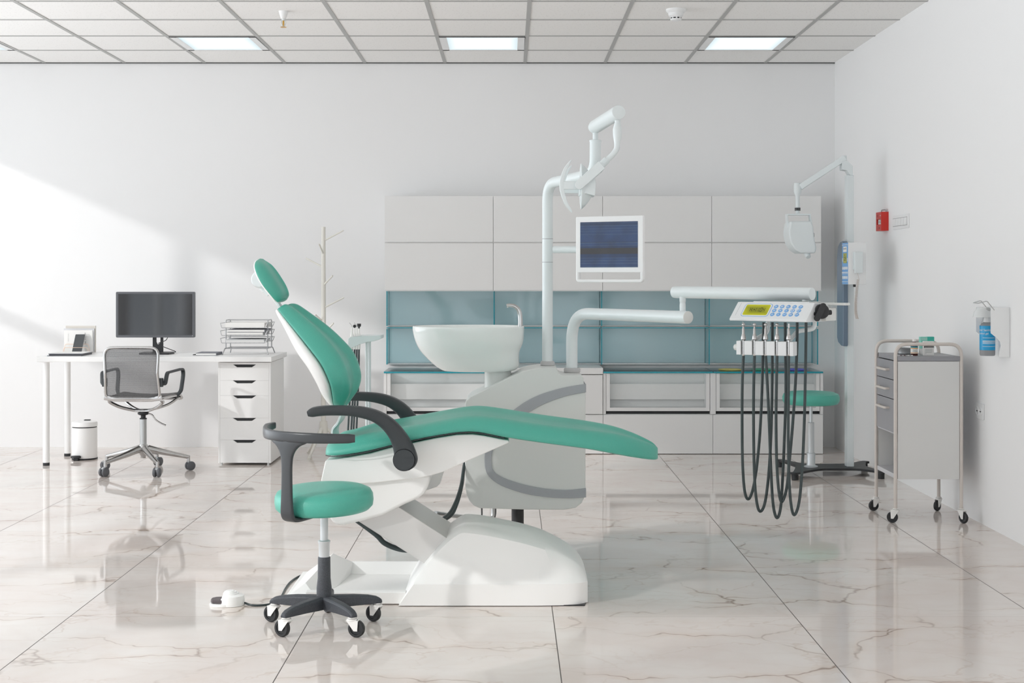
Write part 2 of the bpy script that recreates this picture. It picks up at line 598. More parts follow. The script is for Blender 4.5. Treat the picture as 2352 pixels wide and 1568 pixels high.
_dg = None
def text_mb(s, size, mb, o, right, up, m=0, bold=0.0, wrap=None):
    """lettering laid on the plane through o; wrap(p) may bend it afterwards"""
    cu = bpy.data.curves.new('t', 'FONT')
    cu.body = s; cu.size = size; cu.offset = bold
    cu.resolution_u = 3
    ob = bpy.data.objects.new('t', cu)
    COL.objects.link(ob)
    dg = bpy.context.evaluated_depsgraph_get()
    me = bpy.data.meshes.new_from_object(ob.evaluated_get(dg))
    o, right, up = Vector(o), Vector(right).normalized(), Vector(up).normalized()
    vs = []
    for v in me.vertices:
        vs.append(wrap(v.co.x, v.co.y) if wrap else o + right * v.co.x + up * v.co.y)
    mb.add(vs, [tuple(p.vertices) for p in me.polygons], m)
    bpy.data.objects.remove(ob); bpy.data.curves.remove(cu); bpy.data.meshes.remove(me)
    return mb

# ------------------------------------------------------------------ room shell
XL, XR, YB, YF, ZC = -5.2, 2.436, 10.73, -6.0, 2.88
struct(MB().box(XL - .15, XR + .15, YF, YB + .12, -.06, 0).build('floor', MARBLE, smooth=0))
struct(MB().box(XL - .15, XR + .15, YF, YB + .12, ZC, ZC + .1).build('ceiling', CEIL, smooth=0))
struct(MB().box(XL - .15, XR + .15, YB, YB + .12, 0, ZC).build('wall_back', WALL, smooth=0))
struct(MB().box(XR, XR + .15, YF, YB, 0, ZC).build('wall_right', WALL_LIT, smooth=0))
GL0, GL1, GLZ = -3.0, 10.0, 2.80
w = MB()
w.box(XL - .15, XL, YF, GL0, 0, ZC).box(XL - .15, XL, GL1, YB, 0, ZC)
w.box(XL - .15, XL, GL0, GL1, GLZ, ZC).box(XL - .15, XL, GL0, GL1, 0, .06)
w.box(XL - .15, XL, .40, 1.10, .06, GLZ)          # solid pier between the two glazed stretches
struct(w.build('wall_left', WALL, smooth=0))
# glazing bars of the window wall: uprights 1.56 m apart and one rail
f = MB()
for y, hw in [(8.875 - 1.56 * k, .05) for k in range(5)] + [(-1.45, .08)]:
    f.box(XL - .1, XL - .03, y - hw, y + hw, .06, GLZ)
f.box(XL - .1, XL - .03, GL0, GL1, 1.58, 1.67)
f.box(XL - .1, XL - .03, GL0, GL1, .06, .12)
struct(f.build('window_1', WHITE, smooth=0))
# ceiling grid
g = MB()
k = 0
x = .117 - .6 * 8
while x < XR:
    g.box(x - .0125, x + .0125, YF, YB, ZC - .004, ZC + .002)
    x += .6
y = 10.14
while y > YF:
    g.box(XL, XR, y - .012, y + .012, ZC - .0035, ZC + .002)
    y -= .6
struct(g.build('trim_1', GBAR, smooth=0))
struct(MB().box(XL, XR, YB - .012, YB, ZC - .007, ZC).build('trim_2', DGREY, smooth=0))

# recessed ceiling lamps
def lamp_emit():
    m = bpy.data.materials.new('lit_diffuser')
    m.use_nodes = True
    nt = m.node_tree; nt.nodes.clear()
    out = nt.nodes.new('ShaderNodeOutputMaterial')
    em = nt.nodes.new('ShaderNodeEmission')
    tc = nt.nodes.new('ShaderNodeTexCoord')
    vm = nt.nodes.new('ShaderNodeVectorMath'); vm.operation = 'MULTIPLY_ADD'
    vm.inputs[1].default_value = (2, 2, 0); vm.inputs[2].default_value = (-1, -1, 0)
    ab = nt.nodes.new('ShaderNodeVectorMath'); ab.operation = 'ABSOLUTE'
    sp = nt.nodes.new('ShaderNodeSeparateXYZ')
    mx = nt.nodes.new('ShaderNodeMath'); mx.operation = 'MAXIMUM'
    mr = nt.nodes.new('ShaderNodeMapRange')
    mr.inputs['From Min'].default_value = 0.55; mr.inputs['From Max'].default_value = 1.0
    cr = nt.nodes.new('ShaderNodeMix'); cr.data_type = 'RGBA'
    cr.inputs[6].default_value = (1.15, 1.15, 1.15, 1)
    cr.inputs[7].default_value = (0.62, 0.74, 0.78, 1)
    L = nt.links.new
    L(tc.outputs['Generated'], vm.inputs[0]); L(vm.outputs[0], ab.inputs[0]); L(ab.outputs[0], sp.inputs[0])
    L(sp.outputs[0], mx.inputs[0]); L(sp.outputs[1], mx.inputs[1]); L(mx.outputs[0], mr.inputs['Value'])
    L(mr.outputs['Result'], cr.inputs[0]); L(cr.outputs[2], em.inputs['Color'])
    L(em.outputs[0], out.inputs['Surface'])
    em.inputs['Strength'].default_value = 1.0
    return m
LIT = lamp_emit()
FRAMEW = mat('fitting_white', (240, 241, 241), 0.4)
where = ['second recessed square ceiling lamp from the left', 'recessed square ceiling lamp above the basin and lamp pole',
         'recessed square ceiling lamp nearest the right wall', 'recessed square ceiling lamp cut off at the left edge']
for i, x0 in enumerate((-2.283, -.483, 1.317, -4.083)):
    t = thing('ceiling_lamp', where[i], 'ceiling light', (x0 + .3, 9.84, ZC), 'recessed ceiling lamps')
    a0, a1, b0, b1, z = x0 + .012, x0 + .588, 9.552, 10.128, ZC
    fr = MB()
    for q0, q1, r0, r1 in ((a0, a0 + .05, b0, b1), (a1 - .05, a1, b0, b1), (a0, a1, b0, b0 + .03), (a0, a1, b1 - .03, b1)):
        fr.box(q0, q1, r0, r1, z - .006, z + .001)
    fr.build('frame', FRAMEW, t, bevel=.002)
    MB().box(a0, a1, b0 - .004, b0 + .001, z - .009, z - .001).build('gap_shade', DGREY, t)  # dark strip painting the shade along the lamp's near edge
    MB().box(a0 + .045, a1 - .045, b0 + .025, b1 - .025, z - .004, z - .0005).build('diffuser', LIT, t, smooth=0)

# sprinkler and smoke detector
c = Vector((-1.366, 8.66, ZC))
t = thing('fire_sprinkler', 'white and brass fire sprinkler hanging from the ceiling', 'sprinkler', c)
MB().lathe([(0.028, 0), (.026, -.012), (.017, -.042), (.012, -.046), (0, -.046)], c).build('cup', FRAMEW, t)
b = MB().lathe([(.011, -.044), (.011, -.058), (0, -.058)], c)
b.tube(roundpath([c + Vector((-.012, 0, -.056)), c + Vector((-.014, 0, -.07)), c + Vector((-.006, 0, -.09)), c + Vector((0, 0, -.096))], .01), .0035, 8)
b.tube(roundpath([c + Vector((.012, 0, -.056)), c + Vector((.014, 0, -.07)), c + Vector((.006, 0, -.09)), c + Vector((0, 0, -.096))], .01), .0035, 8)
b.build('yoke', CLEARP, t)
MB().lathe([(0, -.056), (.005, -.058), (.006, -.07), (.004, -.09), (0, -.092)], c, n=12).build('heat_bulb', BRASS, t)
MB().lathe([(0, -.095), (.018, -.096), (.019, -.098), (0, -.1)], c).build('deflector', BRASS, t)
c = Vector((1.0, 8.6, ZC))
t = thing('smoke_detector', 'white round smoke detector on the ceiling', 'smoke detector', c)
MB().lathe([(.06, 0), (.06, -.012), (.05, -.022), (0, -.022)], c).build('base', FRAMEW, t)
MB().lathe([(.046, -.022), (.044, -.04), (.034, -.048), (.034, -.05), (0, -.05)], c).build('body', FRAMEW, t)
MB().lathe([(.031, -.048), (.031, -.06), (0, -.06)], c).build('sensing_slot', BLACK, t)
b = MB().lathe([(.034, -.058), (.033, -.066), (.02, -.07), (0, -.07)], c)
for k in range(8):
    a = 2 * PI * k / 8
    b.box(c.x + .03 * math.cos(a) - .004, c.x + .03 * math.cos(a) + .004, c.y + .03 * math.sin(a) - .004, c.y + .03 * math.sin(a) + .004, c.z - .06, c.z - .048)
b.build('cap', FRAMEW, t)

# ------------------------------------------------------------------ wall cabinets (two rows of four)
CX = [-.904, -.1165, .674, 1.464, 2.256]
YU = 10.36
colname = ['leftmost', 'second from left', 'third from left', 'rightmost']
for r, (z0, z1) in enumerate(((1.5265, 1.860), (1.177, 1.5205))):
    for i in range(4):
        a, b_ = CX[i], CX[i + 1]
        t = thing('wall_cabinet', 'white flat-front wall cabinet, %s of the %s row' % (colname[i], ('upper', 'lower')[r]),
                  'cabinet', ((a + b_) / 2, YB, z0), 'handleless wall cabinets')
        MB().box(a + .001, b_ - .001, YU + .021, YB - .001, z0, z1).build('carcass', CAB, t)
        MB().box(a + .0012, b_ - .0012, YU, YU + .02, z0 + .001, z1).build('door', CAB, t, bevel=.0015)
        MB().box(a, b_, YU - .006, YU + .03, z0 - .0045, z0 - .0005).build('bottom_rail', WHITE, t, bevel=.001)

# ------------------------------------------------------------------ blue glass splashback and shelves
for i in range(4):
    a, b_ = CX[i], CX[i + 1] + (.012 if i == 3 else 0)
    t = thing('glass_splashback', 'blue-grey glass splashback bay, %s of four between the cabinets' % colname[i], 'splashback', ((a + b_) / 2, YB, .627), 'glass splashback bays')
    MB().box(a + .002, b_ - .002, YB - .012, YB - .002, .915, 1.171).build('upper_panel', PANEL, t)
    MB().box(a + .002, b_ - .002, YB - .012, YB - .002, .632, .893).build('lower_panel', PANEL, t)
    MB().box(a, b_, YB - .03, YB - .002, .622, .631).build('bottom_rail', STEEL, t)
    for xx in ((a, a + .008),) + (((b_ - .008, b_),) if i == 3 else ()):
        for q0, q1 in ((.915, 1.171), (.632, .893)):
            s = MB().box(xx[0], xx[1], YB - .21, YB - .013, q0, q1)
            # big faces are clear, narrow edges show the green of thick glass
            for k, fc in enumerate(s.f):
                n = (s.v[fc[1]] - s.v[fc[0]]).cross(s.v[fc[2]] - s.v[fc[0]]).normalized()
                s.m[k] = 0 if abs(n.x) > .9 else 1
            s.build('side_pane', [GLASS, TEAL], t, smooth=0)
def glass_slab(name, x0, x1, y0, y1, z0, z1, parent=None):
    s = MB().box(x0, x1, y0, y1, z0, z1)
    for k, fc in enumerate(s.f):
        n = (s.v[fc[1]] - s.v[fc[0]]).cross(s.v[fc[2]] - s.v[fc[0]]).normalized()
        s.m[k] = 0 if abs(n.z) > .9 else 1
    return s.build(name, [GLASS, TEAL], parent, smooth=0)
for i in range(4):
    a, b_ = CX[i], CX[i + 1]
    t = thing('glass_shelf', 'clear glass shelf with teal edge, %s of four in the splashback' % colname[i], 'shelf', ((a + b_) / 2, YB, .9), 'glass splashback shelves')
    glass_slab('shelf_pane', a + .003, b_ - .003, YB - .235, YB - .013, .899, .906, t)
    MB().box(a, b_, YB - .03, YB - .002, .907, .914).build('reflection_strip', WHITE, t)  # white strip painting the reflected line along the shelf's back

# ------------------------------------------------------------------ base cabinets
YBASE = 10.3
def base_bay(i, label):
    a, b_ = CX[i], CX[i + 1]
    t = thing('base_cabinet', label, 'cabinet', ((a + b_) / 2, YB, 0), 'base cabinets along the back wall')
    bd = MB()
    bd.box(a, a + .02, YBASE + .002, YB - .001, .288, .583).box(b_ - .02, b_, YBASE + .002, YB - .001, .288, .583)
    bd.box(a, b_, YBASE + .02, YB - .001, .02, .288).box(a + .02, b_ - .02, YBASE + .125, YB - .001, .288, .5825)
    bd.build('carcass', CAB, t)
    MB().box(a + .001, b_ - .001, YBASE, YBASE + .019, .004, .284).build('lower_door', CAB, t, bevel=.0012)
    MB().box(a + .021, b_ - .021, YBASE + .03, YBASE + .124, .2885, .3095).build('gap_shade', BLACK, t)  # black block painting the shade in the gap below the drawer
    x0, x1, z0, z1 = a + .0225, b_ - .0235, .311, .58
    fr = MB()
    fr.box(x0, x0 + .026, YBASE, YBASE + .12, z0, z1).box(x1 - .026, x1, YBASE, YBASE + .12, z0, z1)
    fr.box(x0 + .026, x1 - .026, YBASE, YBASE + .12, z0, z0 + .024)
    fr.box(x0 + .026, x1 - .026, YBASE + .112, YBASE + .12, z0 + .024, z1 - .01)
    d = fr.build('drawer', CAB, t)
    MB().box(x0 + .026, x1 - .026, YBASE + .07, YBASE + .08, z0 + .078, z0 + .19).build('drawer_divider', CAB, d, bevel=.001)
    s = MB().box(x0 + .027, x1 - .027, YBASE + .006, YBASE + .011, z0 + .025, z1 - .002)
    s.build('front_pane', CLEAR, d, smooth=0)
    return t
base_bay(0, 'white base cabinet with glass-front drawer at left, behind the chair back')
base_bay(2, 'white base cabinet with glass-front drawer right of the plain door unit')
base_bay(3, 'white base cabinet with glass-front drawer at the right end, behind the hoses')
a, b_ = CX[1], CX[2]
t = thing('base_cabinet', 'white base cabinet with plain closed doors behind the dental unit', 'cabinet', ((a + b_) / 2, YB, 0), 'base cabinets along the back wall')
MB().box(a + .001, b_, YBASE + .02, YB - .001, .02, .57).build('carcass', CAB, t)
MB().box(a + .002, b_ - .004, YBASE - .01, YBASE + .01, .29, .571).build('upper_door', CAB, t, bevel=.0012)
MB().box(a + .002, b_ - .002, YBASE, YBASE + .019, .004, .284).build('lower_door', CAB, t, bevel=.0012)
MB().box(a + .001, b_ - .001, YBASE - .012, YB - .001, .576, .6212).build('top_slab', CAB, t, bevel=.0015)
for i, nm in ((0, 'clear glass worktop with teal edge on the left base cabinet'), (2, 'clear glass worktop beside the closed door unit, right of the dental unit'), (3, 'clear glass worktop carrying three coloured plates')):
    a, b_ = CX[i], CX[i + 1]
    t = thing('glass_worktop', nm, 'worktop', ((a + b_) / 2, YB, .583), 'glass worktops')
    glass_slab('top_pane', a + .002, b_ - .002, YBASE - .012, YB - .001, .5835, .5955, t)
for px, m, nm in ((1677, YEL, 'yellow'), (1753, GRN, 'green'), (1828, VIO, 'violet')):
    c = Vector((ax(px, 10.44), 10.44, .596))
    t = thing('round_plate', 'flat round %s plate on the glass worktop' % nm, 'plate', c, 'coloured plates on the worktop')
    MB().lathe([(0, .0005), (.06, .0005), (.08, .002), (.088, .006), (.086, .007), (.078, .004), (.055, .0025), (0, .0025)], c, n=40).build('dish', m, t)

# ------------------------------------------------------------------ right wall: alarm, switches, sockets, dispenser
Y0, Y1 = 9.2, 9.33
X0 = 2.388
za, zb = az(487, 9.25), az(530, 9.25)
t = thing('fire_alarm_call_point', 'red fire alarm box mounted on the right wall', 'fire alarm', (XR, 9.265, zb))
b = MB()
zi0, zi1 = zb + .04, zb + .075
b.prism([(Y0, zb), (Y1, zb), (Y1, za), (Y0, za)], X0 + .014, XR - .0005, axis='x')
b.build('housing', RED, t)
b = MB()
b.box(X0, X0 + .0138, Y0, Y1, zi1, za).box(X0, X0 + .0138, Y0, Y1, zb, zi0)
b.box(X0, X0 + .0138, Y0, Y0 + .01, zi0 + .0001, zi1 - .0001).box(X0, X0 + .0138, Y1 - .02, Y1, zi0 + .0001, zi1 - .0001)
b.build('front_cover', RED, t)
MB().box(X0 + .006, X0 + .013, Y0 + .012, Y1 - .03, zi0 + .002, zi1 - .002).build('white_window', PAPER, t, bevel=.002)
b = MB().box(X0 + .004, X0 + .0055, Y0 + .014, Y1 - .034, zi0 + .012, zi0 + .015).box(X0 + .004, X0 + .0055, Y0 + .014, Y1 - .034, zi0 + .022, zi0 + .025)
b.build('window_print', TEXTG, t)
b = MB()
text_mb('FIRE', .02, b, (X0 - .0006, Y1 - .02, za - .03), (0, -1, 0), (0, 0, 1))
b.build('lettering', mat('dark_red_print', (150, 40, 34), .6), t, smooth=0)
MB().cyl((X0 - .001, Y0 + .05, zb + .018), (X0 + .001, Y0 + .05, zb + .018), .006, n=12).build('keyhole', BLACK, t)
MB().cyl((X0 - .002, Y0 + .018, za - .024), (X0 + .001, Y0 + .018, za - .024), .004, n=12).build('indicator', PAPER, t)
b = MB().tube(roundpath([(XR - .03, Y0 + .06, za - .001), (XR - .03, Y0 + .06, za + .014), (XR - .012, Y0 + .02, za + .014), (XR - .012, Y0 + .02, za - .001)], .01), .004, 8)
b.build('top_loop', WIRE, t)

t = thing('light_switch_panel', 'white wall panel of five light switches beside the red alarm', 'light switch', (XR, 8.9, az(508, 8.9)))
y0, y1 = 8.72, 9.07
z0, z1 = az(523, 8.72), az(490, 8.72)
MB().box(XR - .008, XR - .0005, y0, y1, z0, z1).build('plate', FRAMEW, t, bevel=.002)
MB().box(XR - .0086, XR - .0075, y0 + .024, y1 - .002, z0 + .018, z1 - .018).build('recess', mat('switch_recess_grey', (170, 170, 170), .6), t)
n = 5
for k in range(n):
    a = y0 + .026 + k * .0635
    MB().prism([(XR - .0085, z0 + .021), (XR - .0145, z0 + .021), (XR - .011, z1 - .021), (XR - .0085, z1 - .021)], a, a + .058).build('rocker', FRAMEW, t, bevel=.001)

t = thing('wall_socket', 'white double power socket low on the right wall', 'power socket', (XR, 7.42, az(947, 7.4)))
y0, y1 = 7.345, 7.475
z0, z1 = az(965, 7.35), az(928, 7.35)
MB().box(XR - .007, XR - .0005, y0, y1, z0, z1).build('plate', FRAMEW, t, bevel=.003)
for k, yy in enumerate((y0 + .04, y0 + .093)):
    s = MB().lathe([(.022, 0), (.022, .004), (.018, .004), (.017, -.001), (0, -.001)], (XR - .006, yy, (z0 + z1) / 2), axis=(-1, 0, 0), n=24).build('socket_well', FRAMEW, t)
    MB().box(XR - .0095, XR - .0058, yy - .009, yy + .009, (z0 + z1) / 2 - .002, (z0 + z1) / 2 + .002).build('pin_holes', BLACK, s)

# hand sanitiser dispenser
yc = 7.1
zt, zb = az(705, 7.05), az(818, 7.05)
t = thing('sanitiser_dispenser', 'wall-mounted hand sanitiser dispenser with a wire elbow lever', 'soap dispenser', (XR, yc, zb))
MB().box(XR - .006, XR - .0005, 6.97, 7.19, zb, zt).build('back_plate', FRAMEW, t)
zz = lambda py: az(py, 7.02)
outl = [(XR - .004, zz(705))] + [(XR - a, z) for a, z in ((.094, zz(706)), (.094, zz(742)), (.094, zz(764)), (.07, zz(773)), (.05, zz(783)), (.046, zz(793)), (.052, zz(806)), (.054, zz(818)))] + [(XR - .004, zz(818))]
for y_ in (6.968, 7.188):
    MB().prism(outl, y_, y_ + .003).build('side_cheek', FRAMEW, t, smooth=0)
bc = Vector((XR - .075, 7.075, zb + .002))
MB().lathe([(0, 0), (.034, 0), (.037, .006), (.037, .145), (.03, .158), (.018, .165), (0, .165)], bc, n=32).build('bottle', mat('grey_clear_bottle', (150, 152, 155), .12), t)
lb = MB().lathe([(.0375, .028), (.0375, .148), (.0372, .148), (.0372, .028)], bc, n=48)
lbo = lb.build('label', CYAN, t)
def wrapb(x, y, x0=0.0, z0=0.0):
    a = -PI / 2 - .95 + (x + x0) / .0377
    return bc + Vector((.0379 * math.cos(a), .0379 * math.sin(a), z0 + y))
tx = MB()
text_mb('Hand Sanitiser', .016, tx, bc, (1, 0, 0), (0, 0, 1), wrap=lambda x, y: wrapb(x, y, -.035, .122))
text_mb('Alcohol gel', .013, tx, bc, (1, 0, 0), (0, 0, 1), wrap=lambda x, y: wrapb(x, y, -.03, .106))
for z_, h_ in ((.088, .0016), (.072, .003), (.066, .003), (.06, .002), (.046, .0016)):
    seg = 14
    for k in range(seg):
        xs = [k * .075 / seg, (k + 1) * .075 / seg]
        tx.add([wrapb(xs[0], 0, 0, z_), wrapb(xs[1], 0, 0, z_), wrapb(xs[1], h_, 0, z_), wrapb(xs[0], h_, 0, z_)], [(0, 1, 2, 3)])
tx.build('label_print', PAPER, lbo, smooth=0)
MB().lathe([(.018, .165), (.018, .192), (0, .192)], bc).build('neck_cap', FRAMEW, t)
dm = MB().lathe([(0, .05), (.03, .045), (.045, .025), (.05, 0), (0, 0)], bc + Vector((-.02, 0, .19)), n=28)
dm.build('pump_cover', CLEARP, t)
p = lambda px, py, Y: at(px, py, Y)
lv = MB().tube(roundpath([p(2270, 711, 7.02), p(2253, 690, 7.02), p(2235, 695, 7.02), p(2248, 696, 6.9), p(2267, 691, 6.9), p(2284, 712, 6.9)], .012), .0022, 8)
lv.build('elbow_lever', STEEL, t)
MB().obox(p(2268, 708, 7.0), p(2274, 712, 7.0), .02, .012).build('lever_clamp', STEEL, t, bevel=.001)
MB().cyl(p(2259, 729, 7.05), p(2252.5, 744, 7.05), .0025, n=10).build('spout', STEEL, t)

# ------------------------------------------------------------------ desk
DZ = .737
t = thing('desk', 'long white desk along the back wall with round legs', 'desk', (-2.4, 9.95, 0))
MB().box(-3.18, -1.60, 9.63, 10.30, DZ - .034, DZ).build('desk_top', WHITE, t, bevel=.002)
for x, y in ((-3.133, 9.69), (-3.147, 10.2)):
    l = MB().cyl((x, y, .02), (x, y, DZ - .034), .022).build('leg', WHITE, t)
    MB().cyl((x, y, 0), (x, y, .0195), .0225).build('foot_cap', BLACK, l)
    MB().box(x - .05, x + .05, y - .04, y + .04, DZ - .037, DZ - .0342).build('mount_plate', WHITE, l)

# drawer unit under the right end
x0, x1, y0, y1 = -1.972, -1.616, 9.70, 10.26
t = thing('drawer_unit', 'white five-drawer pedestal unit under the right end of the desk', 'drawer unit', ((x0 + x1) / 2, 9.98, 0))
zt = .696
b = MB()
b.box(x0, x0 + .012, y0, y1, .014, zt).box(x1 - .012, x1, y0, y1, .014, zt).box(x0 + .012, x1 - .012, y0 + .001, y1, zt - .014, zt - .0005)
b.box(x0 + .012, x1 - .012, y0 + .03, y1, .014, .03).box(x0 + .012, x1 - .012, y1 - .01, y1, .03, zt - .014)
b.box(x0 + .012, x1 - .012, y0 + .0185, y0 + .025, .03, zt - .014)
b.build('carcass', WHITE, t)
zs = [az(836.5, 9.7), az(873.4, 9.7), az(908, 9.7), az(959.6, 9.7), az(1010, 9.7), .016]
cx = (x0 + x1) / 2
for i in range(5):
    hi, lo = zs[i] - .0003, zs[i + 1] + .0003
    hw, hw2, hh = .079, .05, .0195
    o = [(x0 + .0127, lo), (x1 - .0127, lo), (x1 - .0127, hi), (cx + hw, hi), (cx + hw2, hi - hh), (cx - hw2, hi - hh), (cx - hw, hi), (x0 + .0127, hi)]
    d = MB().prism(o, y0, y0 + .016).build('drawer', WHITE, t, smooth=0)
    MB().box(cx - .085, cx + .085, y0 + .0162, y0 + .0182, hi - .025, hi).build('recess_shade', BLACK, d)  # black sheet painting the shade inside the handle cut-out
for x, y in ((x0 + .02, y0 + .02), (x1 - .02, y0 + .02), (x0 + .02, y1 - .02), (x1 - .02, y1 - .02)):
    MB().cyl((x, y, 0), (x, y, .0145), .008, n=12).build('foot', CLEARP, t)

# waste bin
c = Vector((-2.977, 10.04, 0))
t = thing('pedal_bin', 'small white pedal bin on the floor under the desk', 'waste bin', c)
MB().lathe([(0, .004), (.085, .004), (.0865, .012), (.0855, .222), (0, .222)], c, n=48).build('body', WHITE, t)
MB().lathe([(.0875, 0), (.0885, .006), (.0885, .011), (0, .011)], c, n=48).build('base_ring', BLACK, t)
MB().lathe([(.0835, .2225), (.0835, .229), (0, .229)], c, n=48).build('seal', BLACK, t)
MB().lathe([(.087, .2295), (.0875, .232), (.0875, .254), (.084, .261), (.05, .266), (0, .267)], c, n=48).build('lid', WHITE, t)
MB().box(c.x - .012, c.x + .03, c.y + .02, c.y + .05, .2665, .2725).build('lid_hinge', BLACK, t, bevel=.002)
b = MB().lathe([(0, .02), (.035, .02), (.036, .03), (.03, .035), (0, .036)], c + Vector((-.03, -.105, 0)), n=24, sy=.55)
b.build('pedal', BLACK, t)
MB().box(c.x - .046, c.x - .012, c.y - .115, c.y - .08, .0005, .02).build('pedal_block', BLACK, t, bevel=.003)

# ------------------------------------------------------------------ desk monitor
Y = 10.0
mx0, mx1, mz0, mz1 = ax(266, Y), ax(447, Y), az(775, Y), az(670, Y)
t = thing('desk_monitor', 'wide dark grey computer monitor standing on the white desk', 'monitor', ((mx0 + mx1) / 2, Y, DZ))
MB().prism(rr(mx0, mx1, mz0, mz1, .008), Y, Y + .032).build('housing', BEZEL, t, bevel=.002)
SCREEN = mat('dark_screen', (18, 21, 26), .05, spec=.8)
MB().box(mx0 + .017, mx1 - .017, Y - .0012, Y + .001, mz0 + .018, mz1 - .015).build('screen', SCREEN, t)
MB().box(mx1 - .016, mx1 - .013, Y - .0016, Y + .001, mz0 + .011, mz0 + .014).build('power_light', PAPER, t)
cx = ax(362, Y + .03)
st = MB()
o = [(cx - .036, DZ + .012), (cx + .036, DZ + .012), (cx + .036, .9), (cx + .018, .9), (cx + .018, .82), (cx + .008, .802), (cx - .004, .802), (cx - .012, .82), (cx - .012, .9), (cx - .036, .9)]
st.prism(o, Y + .033, Y + .053)
st.build('stand', BLACK, t, bevel=.002)
MB().prism([(cx - .10, Y - .09), (cx + .105, Y - .09), (cx + .12, Y + .02), (cx + .1, Y + .09), (cx - .095, Y + .09), (cx - .105, Y + .02)], DZ + .0005, DZ + .013, axis='z').build('base_plate', BLACK, t, bevel=.003)
b = MB().tube(catmull([(cx + .07, Y + .045, .86), (cx + .05, Y + .06, .83), (cx + .0, Y + .065, .81), (cx + .02, Y + .065, .79), (cx + .08, Y + .07, .765), (cx + .115, Y + .08, DZ + .012), (cx + .09, Y + .1, DZ + .005)]), .0026, 8)
b.build('cable', BLACK, t)

# notebook and pens
p0 = at(440, 817, 9.84)
t = thing('notebook', 'closed slate-grey notebook lying on the desk beside two pens', 'notebook', (ax(478, 9.85), 9.9, DZ))
x0, x1 = ax(450, 9.8), ax(496, 9.8)
MB().box(x0, x1, 9.80, 9.99, DZ + .003, DZ + .015).build('pages', PAPER, t)
cv = MB().box(x0 - .001, x1 + .004, 9.797, 9.993, DZ + .015, DZ + .018).box(x0 - .001, x1 + .004, 9.797, 9.993, DZ + .0005, DZ + .003).box(x1 + .0005, x1 + .004, 9.797, 9.993, DZ + .003, DZ + .015)
cv.build('cover', GREYCOV, t, bevel=.001)
for k, nm in enumerate(('black pen lying nearest the notebook on the desk', 'black pen lying farthest left of the notebook on the desk')):
    x = ax((449, 443)[k], 9.82)
    a, b_ = Vector((x, 9.81, DZ + .0042)), Vector((x + .035, 9.96, DZ + .0042))
    t = thing('pen', nm, 'pen', (x, 9.85, DZ), 'pens beside the notebook')
    MB().cyl(a.lerp(b_, .12), b_, .0035, n=10).build('barrel', BLACK, t)
    MB().cyl(a, a.lerp(b_, .12), .0008, .0034, n=10).build('tip', BLACK, t)

# wire document tray with papers and books
x0, x1 = -1.985, -1.655
y0, y1 = 9.86, 10.16
t = thing('document_tray', 'silver wire three-tier document tray at the right end of the desk', 'document tray', (-1.82, 10.0, DZ))
R = .0036
zb = .780
for x in (x0 + .02, x1 - .02):
    fr = MB().tube(roundpath([(x, y0 + .07, zb), (x, y0 + .07, .975), (x, y1 - .07, .975), (x, y1 - .07, zb)], .02), R, 10)
    fr.build('side_hoop', WIRE, t)
    s = -1 if x < -1.82 else 1
    lg = MB().tube(roundpath([(x + s * .012, y0 + .01, DZ + .0025), (x, y0 + .03, zb), (x, y1 - .03, zb), (x + s * .012, y1 - .01, DZ + .0025)], .012), R, 10)
    lg.build('foot_rail', WIRE, t)
for y in (y0 + .06, y1 - .06):
    MB().cyl((x0 + .02, y, zb), (x1 - .02, y, zb), R, n=10).build('crossbar', WIRE, t)
MB().cyl((x0 + .02, (y0 + y1) / 2, .975), (x1 - .02, (y0 + y1) / 2, .975), R, n=10).build('top_bar', WIRE, t)
TZ = [.820, .872, .924]
for z in TZ:
    tr = MB()
    a, b_, c_, d_ = x0 + .005, x1 - .025, y0 - .005, y1
    tr.tube(roundpath([(a - .008, c_, z + .032), (a, c_, z), (b_, c_, z), (b_ + .014, c_, z + .032)], .01), .0022, 8)
    tr.tube(roundpath([(a - .008, d_, z + .032), (a, d_, z), (b_, d_, z), (b_ + .014, d_, z + .032)], .01), .0022, 8)
    tr.tube([(a - .008, c_, z + .032), (a - .008, d_, z + .032), (b_ + .014, d_, z + .032), (b_ + .014, c_, z + .032)], .0022, 8)
    for k in range(9):
        x = a + .02 + (b_ - a - .04) * k / 8
        tr.tube([(x, c_, z), (x, d_, z)], .0012, 6)
    tr.build('wire_basket', WIRE, t)
def flat_book(name, label, x0, x1, y0, y1, z0, h, cover, cat):
    t = thing(name, label, cat, ((x0 + x1) / 2, (y0 + y1) / 2, z0))
    MB().box(x0 + .001, x1 - .003, y0 + .002, y1 - .002, z0 + .0022, z0 + h - .0022).build('pages', PAPER, t)
    c = MB().box(x0, x1, y0, y1, z0, z0 + .002).box(x0, x1, y0, y1, z0 + h - .002, z0 + h).box(x1 - .0025, x1, y0, y1, z0 + .002, z0 + h - .002)
    c.build('cover', cover, t)
    return t
bx0, bx1 = x0 + .035, x1 - .045
t = thing('paper_stack', 'thick stack of white paper in the top tier of the wire tray', 'paper', (-1.83, 10, TZ[2]))
MB().box(bx0 - .01, bx1 + .012, y0 + .01, y1 - .01, TZ[2] + .0022, TZ[2] + .034).build('sheets', PAPER, t)
flat_book('book', 'thick grey-covered book lying on another in the middle tier', bx0 + .012, bx1 + .014, y0 + .01, y1 - .03, TZ[1] + .0222, .019, GREYCOV, 'book')
flat_book('book', 'grey-bound book at the bottom of the middle tray tier', bx0 + .003, bx1 + .003, y0 + .01, y1 - .03, TZ[1] + .0022, .0198, mat('light_grey_cover', (176, 176, 178), .6), 'book')
flat_book('booklet', 'thin white booklet with grey spine, upper one in the bottom tier', bx0 - .005, bx1 + .01, y0 + .01, y1 - .03, TZ[0] + .0142, .010, mat('pale_cover', (205, 208, 210), .6), 'book')
